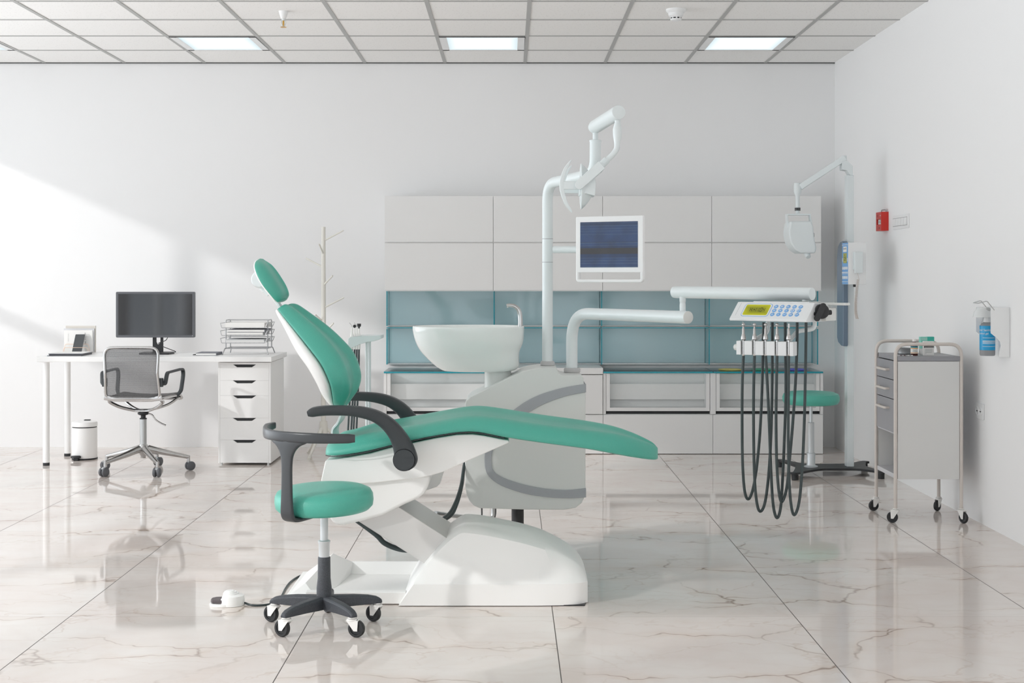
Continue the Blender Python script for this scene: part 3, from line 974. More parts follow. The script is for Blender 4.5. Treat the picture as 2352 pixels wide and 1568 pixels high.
flat_book('booklet', 'thin white booklet lying lowest in the bottom tray tier', bx0 - .004, bx1 + .012, y0 + .01, y1 - .03, TZ[0] + .0022, .0118, mat('paler_cover', (222, 222, 222), .6), 'book')

# letter rack, folders, phone, clipboard at the left end
Yr = 10.12
t = thing('letter_rack', 'rose-gold wire letter rack holding folders at the left desk end', 'letter rack', (ax(180, Yr), Yr, DZ))
for k, (y, px0, px1, ztop) in enumerate(((10.02, 145, 202, 798), (10.075, 147.5, 205, 790), (10.13, 151, 208, 782.5))):
    xa, xb = ax(px0, y), ax(px1, y)
    zt = az(ztop, y)
    MB().tube(roundpath([(xa - .004, y, DZ + .002), (xa + .006, y, zt), (xb - .006, y, zt), (xb + .004, y, DZ + .002)], .014), .0017, 8).build('wire_hoop', COPPER, t)
for px in (147.5, 205):
    xx = ax(px, 10.075)
    MB().cyl((xx - (.006 if px < 150 else -.006), 10.0, DZ + .0022), (xx, 10.17, DZ + .0022), .0017, n=8).build('base_wire', COPPER, t)
def folder(label, pxa, pxb, py, y, th, m, text=None):
    xa, xb, zt = ax(pxa, y), ax(pxb, y), az(py, y)
    t = thing('folder', label, 'folder', ((xa + xb) / 2, y, DZ), 'folders in the letter rack')
    MB().box(xa, xb, y, y + .0015, DZ + .004, zt).box(xa, xb, y + th - .0015, y + th, DZ + .004, zt).box(xb - .0015, xb, y + .0015, y + th - .0015, DZ + .004, zt).build('cover', m, t)
    MB().box(xa + .002, xb - .0025, y + .0018, y + th - .0018, DZ + .006, zt - .003).build('pages', PAPER, t)
    if text:
        b = MB()
        text_mb(text, .0115, b, (xb - .054, y - .0004, zt - .016), (0, 0, -1), (1, 0, 0))
        b.build('cover_print', mat('print_dark', (80, 82, 86), .8), t, smooth=0)
        b = MB()
        text_mb('OFFICE PAPER', .009, b, (xa + .028, y - .0004, zt - .022), (0, 0, -1), (1, 0, 0))
        b.build('side_print', mat('print_pale', (196, 196, 196), .8), t, smooth=0)
        b = MB()
        o = [(xb - .05, DZ + .005), (xb - .001, DZ + .005), (xb - .001, zt - .07), (xb - .012, zt - .035), (xb - .022, zt - .026), (xb - .046, zt - .026), (xb - .05, DZ + .04)]
        b.add([(p[0], y - .0003, p[1]) for p in o], [tuple(range(len(o)))])
        b.build('cover_shape', mat('print_shape', (218, 218, 216), .8), t, smooth=0)
folder('white folder with printed cover, front one in the letter rack', 147, 212, 758.5, 10.092, .02, PAPER, 'OFFICE AC SPEL')
folder('light grey folder in the middle of the letter rack', 146.5, 216, 754, 10.137, .012, mat('folder_grey', (222, 222, 224), .7))
folder('cream folder standing tallest at the back of the letter rack', 151, 219, 748, 10.155, .018, OFFWHITE)
c0, c1 = at(164.5, 809, 10.03), at(192.5, 767.5, 10.07)
t = thing('smartphone', 'dark smartphone leaning upright in the letter rack', 'phone', (ax(178, 10.03), 10.03, DZ))
zb_, zt_ = DZ + .0045, az(767.5, 10.068)
xb0, xb1 = ax(164.5, 10.03), ax(186.5, 10.03)
sh = .017
secs = []
for f0 in (0.0, .008):
    secs.append([(xb0 + (p[0]) * (xb1 - xb0) + p[1] * sh, 10.032 + .034 * p[1] + f0, zb_ + p[1] * (zt_ - zb_)) for p in rr(0, 1, 0, 1, .06)])
MB().loft(secs).build('body', mat('phone_edge', (190, 190, 192), .4), t, bevel=.001)
MB().loft([[(q[0], q[1] - .0003 - .001 * f, q[2]) for q in secs[0]] for f in (0, 1)]).build('screen', PHONE, t)
x0, x1 = ax(108, 9.73), ax(187, 9.73)
t = thing('clipboard', 'dark flat folder with white sheets lying at the left desk end', 'clipboard', ((x0 + x1) / 2, 9.86, DZ))
MB().box(x0, x1, 9.73, 9.98, DZ + .0005, DZ + .004).build('lower_cover', GREYCOV, t)
MB().box(x0 + .012, x1 - .001, 9.735, 9.978, DZ + .0045, DZ + .011).build('dark_pages', BLACK, t)
MB().box(x0 + .008, x1 + .003, 9.733, 9.982, DZ + .0115, DZ + .0165).build('upper_cover', GREYCOV, t, bevel=.0008)
MB().box(x0 + .01, x1 + .002, 9.745, 9.978, DZ + .0168, DZ + .0182).build('sheet', PAPER, t)

# ------------------------------------------------------------------ office chair, built at the origin facing +y
t = thing('office_chair', 'chrome office chair with grey mesh back in front of the desk', 'office chair', (0, 0, 0))
def rpt(a, r, z): return Vector((r * math.cos(a), r * math.sin(a), z))
for k in range(5):
    a = math.radians(18 + 72 * k)
    leg = MB().tube([rpt(a, .03, .152), rpt(a, .12, .128), rpt(a, .29, .088)], [.024, .02, .0125], 16)
    leg.cyl(rpt(a, .289, .099), rpt(a, .289, .062), .011, n=16)
    l = leg.build('leg', CHROME, t)
    ca = a + (.5, -.3, .9, .2, -.6)[k]
    u, s = Vector((math.cos(ca), math.sin(ca), 0)), Vector((-math.sin(ca), math.cos(ca), 0))
    pc = rpt(a, .289, .032) + u * .012
    cs = MB().cyl(rpt(a, .289, .070), rpt(a, .289, .05), .006, n=10)
    cs.obox(pc + u * -.004 + Vector((0, 0, .018)), pc + u * .014 + Vector((0, 0, .010)), .03, .024)
    cz = cs.build('caster', SATIN, l, bevel=.002)
    for sg in (-1, 1):
        wl = MB().lathe([(0, -.010), (.024, -.010), (.029, -.006), (.030, 0), (.029, .006), (.024, .010), (0, .010)], pc + s * (.0135 * sg) + Vector((0, 0, -.0015)), axis=s, n=24)
        wl.build('wheel', BEZEL, l)
MB().lathe([(0, .09), (.016, .09), (.018, .11), (.022, .115), (.03, .125), (.036, .145), (.036, .165), (.026, .18), (0, .18)], n=32).build('hub', CHROME, t)
MB().lathe([(0, .17), (.0225, .17), (.0225, .345), (0, .345)]).build('column', STEEL, t)
MB().lathe([(.0235, .345), (.0235, .352), (0, .352)]).build('column_ring', BLACK, t)
MB().lathe([(.016, .35), (.016, .37), (.026, .372), (.036, .378), (.036, .388), (.026, .392), (0, .392)], n=32).build('height_collar', BLACK, t)
lv = MB().tube(catmull([(.03, .0, .384), (.06, -.0, .372), (.085, .0, .34), (.12, .0, .318), (.15, 0, .305)]), [.005] * 24 + [.0065], 10)
lv.build('height_lever', CHROME, t)
yk = MB()
for s in (-1, 1):
    pth = catmull([(0, -.02, .402), (s * .05, -.03, .405), (s * .12, -.09, .43), (s * .17, -.13, .462), (s * .172, -.15, .478)], 5)
    yk.strip(pth, [.02] * len(pth), [.009] * len(pth))
    pth = catmull([(0, .02, .402), (s * .05, .03, .405), (s * .13, .1, .43), (s * .175, .14, .462), (s * .19, .17, .478)], 5)
    yk.strip(pth, [.018] * len(pth), [.008] * len(pth))
yk.lathe([(0, .392), (.026, .392), (.026, .412), (0, .412)])
yk.build('seat_yoke', CHROME, t)
# back frame, gently leaning
yb = lambda z: -.20 - .10 * (z - .49) - .02 * math.sin((z - .49) / .33 * PI)
fr = roundpath([(-.178, 0, .495), (-.170, 0, .66), (-.178, 0, .823), (.178, 0, .823), (.170, 0, .66), (.178, 0, .495)], [.04, .1, .055, .055, .1, .04], 6, closed=True)
fr = [Vector((q.x, yb(q.z), q.z)) for q in fr]
MB().tube(fr, .0095, 12, closed=True).build('back_frame', CHROME, t)
b = MB().strip([(-.185, yb(.5), .502), (-.12, yb(.5) + .006, .492), (0, yb(.5) + .01, .49), (.12, yb(.5) + .006, .492), (.185, yb(.5), .502)], .012, .016)
b.build('lower_rail', CHROME, t)
pan = MB()
NX, NZ = 10, 14
vs = []
for j in range(NZ + 1):
    z = .505 + (.815 - .505) * j / NZ
    hw = .172 - .008 * math.sin((z - .49) / .33 * PI)
    if j == NZ: hw -= .03
    if j == NZ - 1: hw -= .006
    for i in range(NX + 1):
        u = -1 + 2 * i / NX
        vs.append((hw * u, yb(z) - .022 * (1 - u * u), z))
pan.add(vs, [(j * (NX + 1) + i, j * (NX + 1) + i + 1, (j + 1) * (NX + 1) + i + 1, (j + 1) * (NX + 1) + i) for j in range(NZ) for i in range(NX)])
o = pan.build('mesh_back', MESHF, t)
sd = o.modifiers.new('thick', 'SOLIDIFY'); sd.thickness = .0016
secs = []
for y, dz, hw in ((-.19, .012, .165), (-.1, 0, .18), (.05, 0, .19), (.18, .004, .19), (.235, -.01, .18), (.25, -.03, .17)):
    secs.append([(u * hw, y, .492 + dz + .014 * u * u + e) for u, e in ((-1, 0), (-.6, 0), (0, 0), (.6, 0), (1, 0), (.6, -.008), (0, -.008), (-.6, -.008))])
MB().loft(secs).build('mesh_seat', BLACK, t)
sf = roundpath([(-.185, -.19, .496), (-.195, .16, .495), (-.185, .25, .46), (.185, .25, .46), (.195, .16, .495), (.185, -.19, .496)], .03, 5, closed=True)
MB().tube(sf, .009, 10, closed=True).build('seat_frame', CHROME, t)
for s in (-1, 1):
    pth = roundpath([(s * .181, -.205, .592), (s * .205, -.19, .585), (s * .213, -.17, .66), (s * .222, .17, .668), (s * .215, .12, .52), (s * .192, .09, .488)], [0, .02, .03, .05, .06, 0], 6)
    MB().strip(pth, [.013] * len(pth), [.0075] * len(pth), across=(1, 0.0, 0.001)).build('armrest', DARKARM, t)
    MB().box(min(s * .168, s * .198), max(s * .168, s * .198), -.222, -.195, .572, .628).build('armrest_mount', DARKARM, t, bevel=.004)
t.location = (-2.395, 9.37, 0)
t.rotation_euler = (0, 0, math.radians(-4))

# ------------------------------------------------------------------ coat stand
X, Y = ax(743, 10.2), 10.2
t = thing('coat_stand', 'cream tree-shaped coat stand by the back wall', 'coat stand', (X, Y, 0))
b = MB().tube([(X, Y, .18), (X, Y, az(700, Y)), (X, Y, az(521, Y))], [.017, .0165, .0145], 20)
b.build('trunk', CREAM, t)
MB().lathe([(0, az(1003, Y)), (.026, az(1003, Y)), (.032, az(985, Y)), (.027, az(967, Y)), (0, az(967, Y))], (X, Y, 0)).build('hub', CREAM, t)
for a in (-112, 8, 128):
    a = math.radians(a)
    q = lambda r, z: (X + r * math.cos(a), Y + r * math.sin(a), z)
    lg = MB().tube([q(.02, .2), q(.1, .12), q(.205, .008)], [.012, .011, .009], 12)
    lg.lathe([(0, 0), (.012, .0), (.012, .012), (0, .016)], q(.207, 0), n=14)
    lg.build('leg', CREAM, t)
for pa, pb, dy in (((746, 553), (789, 529), -.03), ((741, 584), (733, 560), -.1), ((740, 614), (703, 593), .04), ((746, 655), (764, 633), -.09), ((746, 707), (790, 683), -.04), ((741, 740), (724, 722), -.05), ((746, 765), (766, 742), -.08)):
    a = at(pa[0], pa[1], Y); b_ = at(pb[0], pb[1], Y + dy)
    a.x = X
    MB().tube([a, b_], [.0065, .0055], 10).build('branch', CREAM, t)

# ------------------------------------------------------------------ casters shared by stool and trolley
def caster(parent, x, y, ztop, r, ang, wd, fork=PAPER):
    """swivel caster: a pale fork with one dark wheel; ang is the way the wheel trails"""
    u, s = Vector((math.cos(ang), math.sin(ang), 0)), Vector((-math.sin(ang), math.cos(ang), 0))
    top = Vector((x, y, ztop))
    wc = Vector((x, y, r)) + u * (r * .55)
    m = MB()
    m.lathe([(0, -.004), (r * .5, -.004), (r * .5, 0), (0, 0)], top, n=16)
    m.lathe([(0, -.011), (r * .62, -.011), (r * .62, -.006), (0, -.006)], top, n=16)
    tz = ztop - .011
    for sg in (-1, 1):
        off = s * (sg * (wd / 2 + .0022))
        a = Vector((x, y, tz)) - u * (r * .6)
        b = Vector((x, y, tz)) + u * (r * .85)
        c = wc + u * (r * .22) + Vector((0, 0, -.001)) - Vector((0, 0, .2 * r))
        d = wc - u * (r * .22) + Vector((0, 0, -.001)) - Vector((0, 0, .2 * r))
        q = [a, b, c, d]
        m.loft([[v + off - s * .0009 for v in q], [v + off + s * .0009 for v in q]])
    a = Vector((x, y, tz - .001))
    m.obox(a - u * (r * .6), a + u * (r * .85), wd + .006, .003)
    cs = m.build('caster', fork, parent, smooth=30)
    h = wd / 2
    MB().lathe([(0, -h * .7), (r * .62, -h * .7), (r * .66, -h), (r * .9, -h), (r, -h * .55), (r, h * .55), (r * .9, h), (r * .66, h), (r * .62, h * .7), (0, h * .7)], wc, axis=s, n=32).build('wheel', BLACK, cs)
    return cs

# ------------------------------------------------------------------ instrument trolley by the right wall
XA, XB, YA, YC = 2.000, 2.341, 7.42, 7.81
t = thing('instrument_trolley', 'grey three-drawer instrument trolley on casters by the right wall', 'trolley', (2.17, 7.615, 0))
R = .0093
for y in (YA, YC):
    MB().tube(roundpath([(XA, y, .07), (XA, y, .925), (XB, y, .925), (XB, y, .07)], .062, 8), R, 16).build('side_frame', BEIGE, t)
ang = (-.4, -1.25, .25, 2.6)
for k, (x, y) in enumerate(((XA, YA), (XB, YA), (XA, YC), (XB, YC))):
    caster(t, x, y, .075, .0285, (2.75, -1.1, 3.4, 3.9)[k], .017)
zb = .226
MB().box(XA + .011, XB - .011, YA - .004, YA + .006, zb, .836).build('side_panel', TGREY, t, bevel=.001)
MB().box(XA + .011, XB - .011, YC - .006, YC + .004, zb, .836).build('side_panel', TGREY, t, bevel=.001)
b = MB().box(XB - .016, XB - .011, YA + .006, YC - .006, zb, .836)
b.build('back_panel', TIN, t)
MB().box(XA + .004, XB - .016, YA + .0065, YC - .0065, zb, zb + .022).build('bottom_shelf', TIN, t)
MB().box(XA + .006, XB - .016, YA + .0065, YC - .0065, .455, .460).build('drawer_floor', TIN, t)
tp = MB().box(XA + .009, XB - .009, YA - .006, YC + .006, .838, .846)
tp.box(XA + .009, XA + .012, YA - .006, YC + .006, .846, .862).box(XA + .009, XB - .009, YA - .006, YA - .002, .846, .862)
tp.box(XB - .012, XB - .009, YA - .006, YC + .006, .846, .862)
tp.box(XA + .012, XB - .012, YA - .002, YC + .006, .846, .8605)
tp.build('tray_top', TDARK, t, bevel=.0008)
for z1, z0 in ((.834, .738), (.734, .637), (.633, .462)):
    d = MB().box(XA + .002, XA + .01, YA + .0065, YC - .0065, z0, z1).box(XA + .0101, XA + .25, YA + .02, YC - .02, z0 + .005, z1 - .02).build('drawer', TDARK, t)
    zc = z1 - .048
    h = MB()
    pts = roundpath([(XA + .003, YA + .13, zc), (XA - .022, YA + .13, zc), (XA - .022, YC - .075, zc), (XA + .003, YC - .075, zc)], .008, 5)
    h.strip(pts, [.006] * len(pts), [.004] * len(pts), across=(0, 0, 1))
    h.build('handle', BEIGE, d)
TT = .8608
# things on the trolley
c = Vector((ax(2100, 7.49), 7.49, TT))
t = thing('medicine_bottle', 'brown medicine bottle with white cap and label on the trolley', 'bottle', c)
MB().lathe([(0, .0003), (.0165, .0003), (.0185, .003), (.0185, .056), (.017, .061), (.0095, .073), (.0085, .076), (0, .076)], c, n=32).build('bottle_body', AMBER, t)
lb = MB().lathe([(.0186, .012), (.0188, .012), (.0188, .049), (.0186, .049)], c, n=40).build('label', PAPER, t)
for z0, z1, m in ((.043, .049, TURQ), (.038, .042, ORANGE), (.0145, .0175, ORANGE)):
    MB().lathe([(.0188, z0), (.01895, z0), (.01895, z1), (.0188, z1)], c, n=40).build('stripe', m, lb)
pr = MB()
def wrapm(x, y):
    a = -PI / 2 - .75 + x / .019
    return c + Vector((.01905 * math.cos(a), .01905 * math.sin(a), y))
text_mb('Vital-S', .009, pr, c, (1, 0, 0), (0, 0, 1), wrap=lambda x, y: wrapm(x, .028 + y))
for k in range(6):
    x0_ = k * .0045
    pr.add([wrapm(x0_, .0225), wrapm(x0_ + .0035, .0225), wrapm(x0_ + .0035, .0245), wrapm(x0_, .0245)], [(0, 1, 2, 3)])
pr.build('label_print', mat('label_print_blue_grey', (84, 110, 118), .7), lb, smooth=0)
MB().lathe([(.0088, .0745), (.0095, .0745), (.0095, .0875), (.009, .089), (0, .089)], c, n=28).build('cap', PAPER, t)
# tall mint carton
x0, x1, y0 = ax(2114.5, 7.62), ax(2145.5, 7.62), 7.62
z1 = az(773.5, 7.62)
t = thing('medicine_carton', 'tall mint-green carton standing at the back on the trolley', 'carton', ((x0 + x1) / 2, y0 + .015, TT))
MB().box(x0, x1, y0, y0 + .03, TT + .0003, z1).build('box', PAPER, t)
MB().box(x0 - .0003, x1 + .0003, y0 - .0004, y0 + .0302, z1 - .062, z1 + .0003).build('mint_panel', MINT, t)
MB().box(x0 + .036, x1 + .0005, y0 - .0007, y0 + .0304, z1 - .026, z1 + .0006).build('green_panel', GREEN2, t)
b = MB(); text_mb('NUMBOR', .0075, b, (x0 + .003, y0 - .0009, z1 - .014), (1, 0, 0), (0, 0, 1))
b.build('lettering', PAPER, t, smooth=0)
# small white carton
x0, x1, y0 = ax(2122.5, 7.5), ax(2145.3, 7.5), 7.5
z1 = az(783.5, 7.5)
t = thing('medicine_carton', 'small white carton with black band in front of the mint one', 'carton', ((x0 + x1) / 2, y0 + .015, TT))
MB().box(x0, x1, y0, y0 + .028, TT + .0003, z1).build('box', PAPER, t)
MB().box(x0 + .0005, x1 + .0003, y0 - .0005, y0 + .0282, TT + .041, TT + .052).build('black_band', BLACK, t)
b = MB()
for k in range(7):
    xx = x0 + .005 + k * .0068
    b.add([(xx, y0 - .0007, TT + .0405), (xx + .0034, y0 - .0007, TT + .0445), (xx + .0068, y0 - .0007, TT + .0405)], [(0, 1, 2)])
    b.add([(xx + .0012, y0 - .0007, TT + .0475), (xx + .0034, y0 - .0007, TT + .0495), (xx + .0056, y0 - .0007, TT + .0475), (xx + .0034, y0 - .0007, TT + .0455)], [(0, 1, 2, 3)])
b.build('zigzag_print', PAPER, t, smooth=0)
b = MB()
for k, wd in enumerate((.036, .04, .036, .038, .034, .006)):
    zz = TT + .034 - k * .0045
    b.add([(x0 + .006, y0 - .0004, zz), (x0 + .006 + wd, y0 - .0004, zz), (x0 + .006 + wd, y0 - .0004, zz + .0014), (x0 + .006, y0 - .0004, zz + .0014)], [(0, 1, 2, 3)])
b.build('small_print', mat('small_print_grey', (180, 180, 180), .8), t, smooth=0)
c = Vector((ax(2079, 7.66), 7.66, TT))
b = MB().lathe([(0, .0006), (.04, .0006), (.044, .004), (.045, .032), (.0465, .034), (.0445, .034), (.0435, .005), (0, .003)], c, n=40)
tag(b.build('steel_bowl', STEEL), 'round stainless steel bowl at the back left of the trolley top', 'bowl')
c = Vector((ax(2088, 7.47), 7.465, TT))
t = thing('blister_pack', 'blister strip of dark red pills lying before the brown bottle', 'pills', c)
MB().obox(c + Vector((-.05, .006, .0012)), c + Vector((.05, -.006, .0012)), .022, .0016).build('foil', WIRE, t)
for k in range(10):
    q = c + Vector((-.042 + .0185 * (k // 2), .005 - .002 * (k // 2) + (.004 if k % 2 else -.006), .002))
    MB().lathe([(0, .004), (.0035, .003), (.0045, 0), (0, 0)], q, n=10).build('pill', PAPER if 3 < k < 8 else AMBER, t)

# ------------------------------------------------------------------ X-ray unit with stool on one base plate
t = thing('x_ray_unit', 'pale wall-side X-ray unit with green stool on one black base', 'x-ray unit', (2.1, 9.28, 0))
FL, FR_, RR_, RL = Vector((1.793, 8.99)), Vector((2.349, 9.05)), Vector((2.36, 9.52)), Vector((1.817, 9.61))
C = (FL + FR_ + RR_ + RL) / 4
def arm_tip(p):
    d = (p - C).normalized(); s = Vector((-d.y, d.x))
    return [p - s * .026 - d * .02, p - s * .024 + d * .02, p + d * .03, p + s * .024 + d * .02, p + s * .026 - d * .02]
o2 = []
for p, mid in ((FL, [C + Vector((-.1, -.15)), C + Vector((.05, -.135)), C + Vector((.16, -.15))]), (FR_, [C + Vector((.235, -.03)), C + Vector((.24, .03))]),
               (RR_, [C + Vector((.15, .13)), C + Vector((0, .105)), C + Vector((-.15, .14))]), (RL, [C + Vector((-.225, .04)), C + Vector((-.23, -.03))])):
    o2 += arm_tip(p) + mid
o2 = catmull([Vector((p.x, p.y, 0)) for p in o2], 4, closed=True)
MB().prism([(p.x, p.y) for p in o2], .036, .05, axis='z').build('base_plate', BLACK, t, bevel=.003)
for p in (FL, FR_, RR_, RL):
    MB().lathe([(0, 0), (.021, 0), (.021, .036), (0, .036)], (p.x, p.y, 0), n=24).build('foot', BLACK, t)
cx0, cx1, cy0, cy1 = 2.177, 2.222, 9.235, 9.305
MB().box(cx0, cx1, cy0, cy1, .05, az(402, 9.24)).build('column', POLE, t, bevel=.003)
# elbow and boom
P = lambda px, py, Y=9.25: at(px, py, Y)
b = MB()
b.prism([(ax(1932.5, 9.25), az(371, 9.25)), (ax(1944, 9.25), az(369, 9.25)), (ax(1957, 9.25), az(382, 9.25)), (ax(1957, 9.25), az(403, 9.25)), (ax(1950, 9.25), az(402, 9.25)), (ax(1944, 9.25), az(392, 9.25)), (ax(1932.5, 9.25), az(390, 9.25))], 9.225, 9.305)
b.box(ax(1936, 9.25), ax(1944, 9.25), 9.235, 9.295, az(371, 9.25), az(357.5, 9.25))
b.build('elbow', POLE, t, bevel=.002)
b = MB().obox(P(1942, 362), P(1838, 430, 9.3), .05, .038)
b.build('boom', POLE, t, bevel=.005)
b = MB()
b.lathe([(0, .05), (.022, .05), (.025, .03), (.024, -.01), (.0135, -.035), (.0125, -.09), (.0125, -.155), (0, -.155)], P(1832, 438, 9.3), n=28)
b.build('drop_post', POLE, t)
for py in (478.5, 482):
    MB().lathe([(.0135, -.004), (.0185, -.004), (.0185, .004), (.0135, .004)], P(1832, py, 9.3), n=28).build('ring', BLACK, t)
yk = MB()
Yh0, Yh1 = 9.18, 9.38
xk0, xk1 = ax(1805, 9.28), ax(1861, 9.28)
yk.box(xk0, xk1, 9.255, 9.305, az(494.5, 9.28), az(491, 9.28))
yk.prism([(xk0, az(494, 9.28)), (xk0 + .01, az(494, 9.28)), (xk0 + .013, az(525, 9.28)), (xk0 + .004, az(525, 9.28))], 9.255, 9.305)
yk.prism([(xk1 - .008, az(494, 9.28)), (xk1, az(494, 9.28)), (ax(1868, 9.28), az(540, 9.28)), (ax(1866, 9.28), az(548, 9.28)), (ax(1862, 9.28), az(546, 9.28))], 9.255, 9.305)
yk.build('yoke', POLE, t, bevel=.002)
hd = [(1809, 509), (1856, 509), (1861, 520), (1863, 545), (1868, 570), (1866, 582), (1832, 582), (1820, 575), (1810, 560), (1805.5, 540), (1805.5, 530)]
MB().prism([(ax(a, 9.28), az(b_, 9.28)) for a, b_ in hd], Yh0, Yh1).build('tube_head', POLE, t, bevel=.012, seg=3)
MB().tube([P(1850, 575, 9.24), P(1857, 590, 9.2)], [.021, .016], 20).build('cone', POLE, t)
MB().lathe([(0, 0), (.022, 0), (.022, .014), (.016, .02), (0, .02)], P(1862, 540, 9.28), axis=(1, 0, 0), n=24).build('pivot_knob', HOSE, t)
# slate cover strip
ys = lambda px: 2.145 * FOC / (px - VX)
cov = [(9.2, az(555, 9.2)), (9.235, az(553, 9.2)), (9.29, az(556, 9.3)), (9.345, az(566, 9.35)), (9.37, az(590, 9.37)), (9.37, az(775, 9.37)), (9.34, az(786, 9.33)), (9.26, az(794, 9.25)), (9.2, az(795, 9.2))]
MB().prism(cov, 2.142, 2.1765, axis='x').build('cover_strip', SLATE, t, bevel=.008, seg=3)
# control box
bx0, bx1, by0, by1, bz0, bz1 = 2.128, 2.242, 9.0, 9.155, 1.227, 1.490
cb = MB().box(bx0, bx1, by0, by1, bz0, bz1).box(2.18, 2.215, by1, 9.236, 1.3, 1.42).build('control_box', FRAMEW, t, bevel=.0015)
bl = MB().box(bx0 - .0012, bx0 + .0002, by0 + .001, by1 - .001, bz0 + .001, bz1 - .001).build('control_panel', BLUE, t)
W_ = lambda a0, a1, b0, b1: MB().box(bx0 - .0022, bx0 - .001, by1 - (by1 - by0) * a1, by1 - (by1 - by0) * a0, bz1 - (bz1 - bz0) * b1, bz1 - (bz1 - bz0) * b0)
st = MB()
for b0, b1 in ((.045, .055), (.70, .72), (.74, .75), (.93, .94)):
    q = W_(0.0, 1.0, b0, b1); st.add(q.v, q.f)
st.build('white_stripe', PAPER, bl)
W_(.2, .8, .09, .22).build('title_plate', PAPER, bl)
b = MB(); text_mb('Dento-Ray', .019, b, (bx0 - .0026, by1 - .034, bz1 - .042), (0, -1, 0), (0, 0, 1)); b.build('lettering', TEXTG, bl, smooth=0)
W_(.22, .8, .25, .49).build('display', LCD, bl)
b = MB()
for k, zf in enumerate((.29, .34, .375, .41)):
    q = W_((.42, .35, .45, .35)[k], (.55, .7, .7, .65)[k], zf, zf + .012)
    b.add([v + Vector((-.001, 0, 0)) for v in q.v], q.f)
b.build('display_figures', INK, bl)
for zf in (.57, .795):
    for k in range(5):
        yy = by1 - (by1 - by0) * (.12 + .19 * k)
        MB().lathe([(0, .001), (.0105, .001), (.0105, -.0002), (0, -.0002)], (bx0 - .0012, yy, bz1 - (bz1 - bz0) * (zf + .04)), axis=(-1, 0, 0), n=18).build('button', PAPER, bl)
for yy in (.08, .92):
    for zf in (.39, .43):
        MB().lathe([(0, .001), (.006, .001), (.006, -.0002), (0, -.0002)], (bx0 - .0012, by1 - (by1 - by0) * yy, bz1 - (bz1 - bz0) * zf), axis=(-1, 0, 0), n=14).build('button', PAPER, bl)
# handset on the box
hx0, hx1, hz0, hz1 = ax(1963, 8.97), ax(1982, 8.97), az(627, 8.97), az(578, 8.97)
hs = MB().box(hx0 + .002, hx1, by0 - .033, by0 - .008, hz0, hz1).build('handset', POLE, t, bevel=.003)
MB().box(hx0 - .006, hx1 + .002, by0 - .01, by0 - .0005, hz0 + .022, hz1).build('cradle', POLE, t, bevel=.002)
cp = catmull([(hx0 + .02, by0 - .02, hz0), (hx0 + .026, by0 - .018, hz0 - .02), (hx0 + .03, by0 - .02, hz0 - .038)], 4)
L0 = Vector((ax(1972, 8.97), 8.98, az(641, 8.97)))
L1 = Vector((ax(1966.5, 8.97), 8.98, az(700, 8.97))); L2 = Vector((ax(1970, 8.97), 8.98, az(732, 8.97)))
coil = []
turns, st_ = 46, 9
for k in range(turns * st_ + 1):
    f_ = k / (turns * st_)
    q = L0 * (1 - f_) ** 2 + (L1 * 2 - (L0 + L2) / 2) * 2 * f_ * (1 - f_) + L2 * f_ * f_
    a = 2 * PI * k / st_
    coil.append(q + Vector((.0085 * math.cos(a), .0085 * math.sin(a), 0)))
MB().tube(cp + coil, .0016, 5).build('coil_cord', BEIGE, hs)
MB().lathe([(0, -.016), (.009, -.016), (.009, 0), (0, 0)], (2.175, 9.03, bz0), n=14).build('cable_gland', BLACK, t)
# stool carried by the base plate
sx, sy = 1.945, 9.24
MB().lathe([(0, .05), (.045, .05), (.045, .056), (.03, .06), (.0275, .064), (.0275, .14), (.0205, .142), (.0205, .332), (.0215, .336), (.011, .338), (.0105, .46), (0, .46)], (sx, sy, 0), n=32).build('stool_column', SATIN, t)
MB().lathe([(0, .452), (.15, .452), (.17, .458), (.181, .476), (.182, .5), (.174, .52), (.15, .531), (.09, .536), (0, .537)], (sx, sy, 0), n=64).build('stool_seat', LEATHER, t)

# ------------------------------------------------------------------ dental chair
YC_ = 5.80
t = thing('dental_chair', 'green and white reclining dental chair in the middle of the room', 'dental chair', (-.1, YC_, 0))
CH = t
def interp(tab, x):
    for a, b in zip(tab[:-1], tab[1:]):
        if a[0] <= x <= b[0]:
            f = (x - a[0]) / (b[0] - a[0])
            return [p + (q - p) * f for p, q in zip(a[1:], b[1:])]
    return list((tab[0] if x < tab[0][0] else tab[-1])[1:])
def smooth_tab(tab, n=5):
    pts = [Vector(r) if len(r) == 3 else None for r in tab]
    m = len(tab[0])
    out = []
    K = len(tab)
    for i in range(K - 1):
        p0 = tab[max(i - 1, 0)]; p1 = tab[i]; p2 = tab[i + 1]; p3 = tab[min(i + 2, K - 1)]
        for k in range(n):
            s = k / n
            out.append([0.5 * (2 * p1[j] + (p2[j] - p0[j]) * s + (2 * p0[j] - 5 * p1[j] + 4 * p2[j] - p3[j]) * s * s + (3 * p1[j] - p0[j] - 3 * p2[j] + p3[j]) * s ** 3) for j in range(m)])
    out.append(list(tab[-1]))
    return out
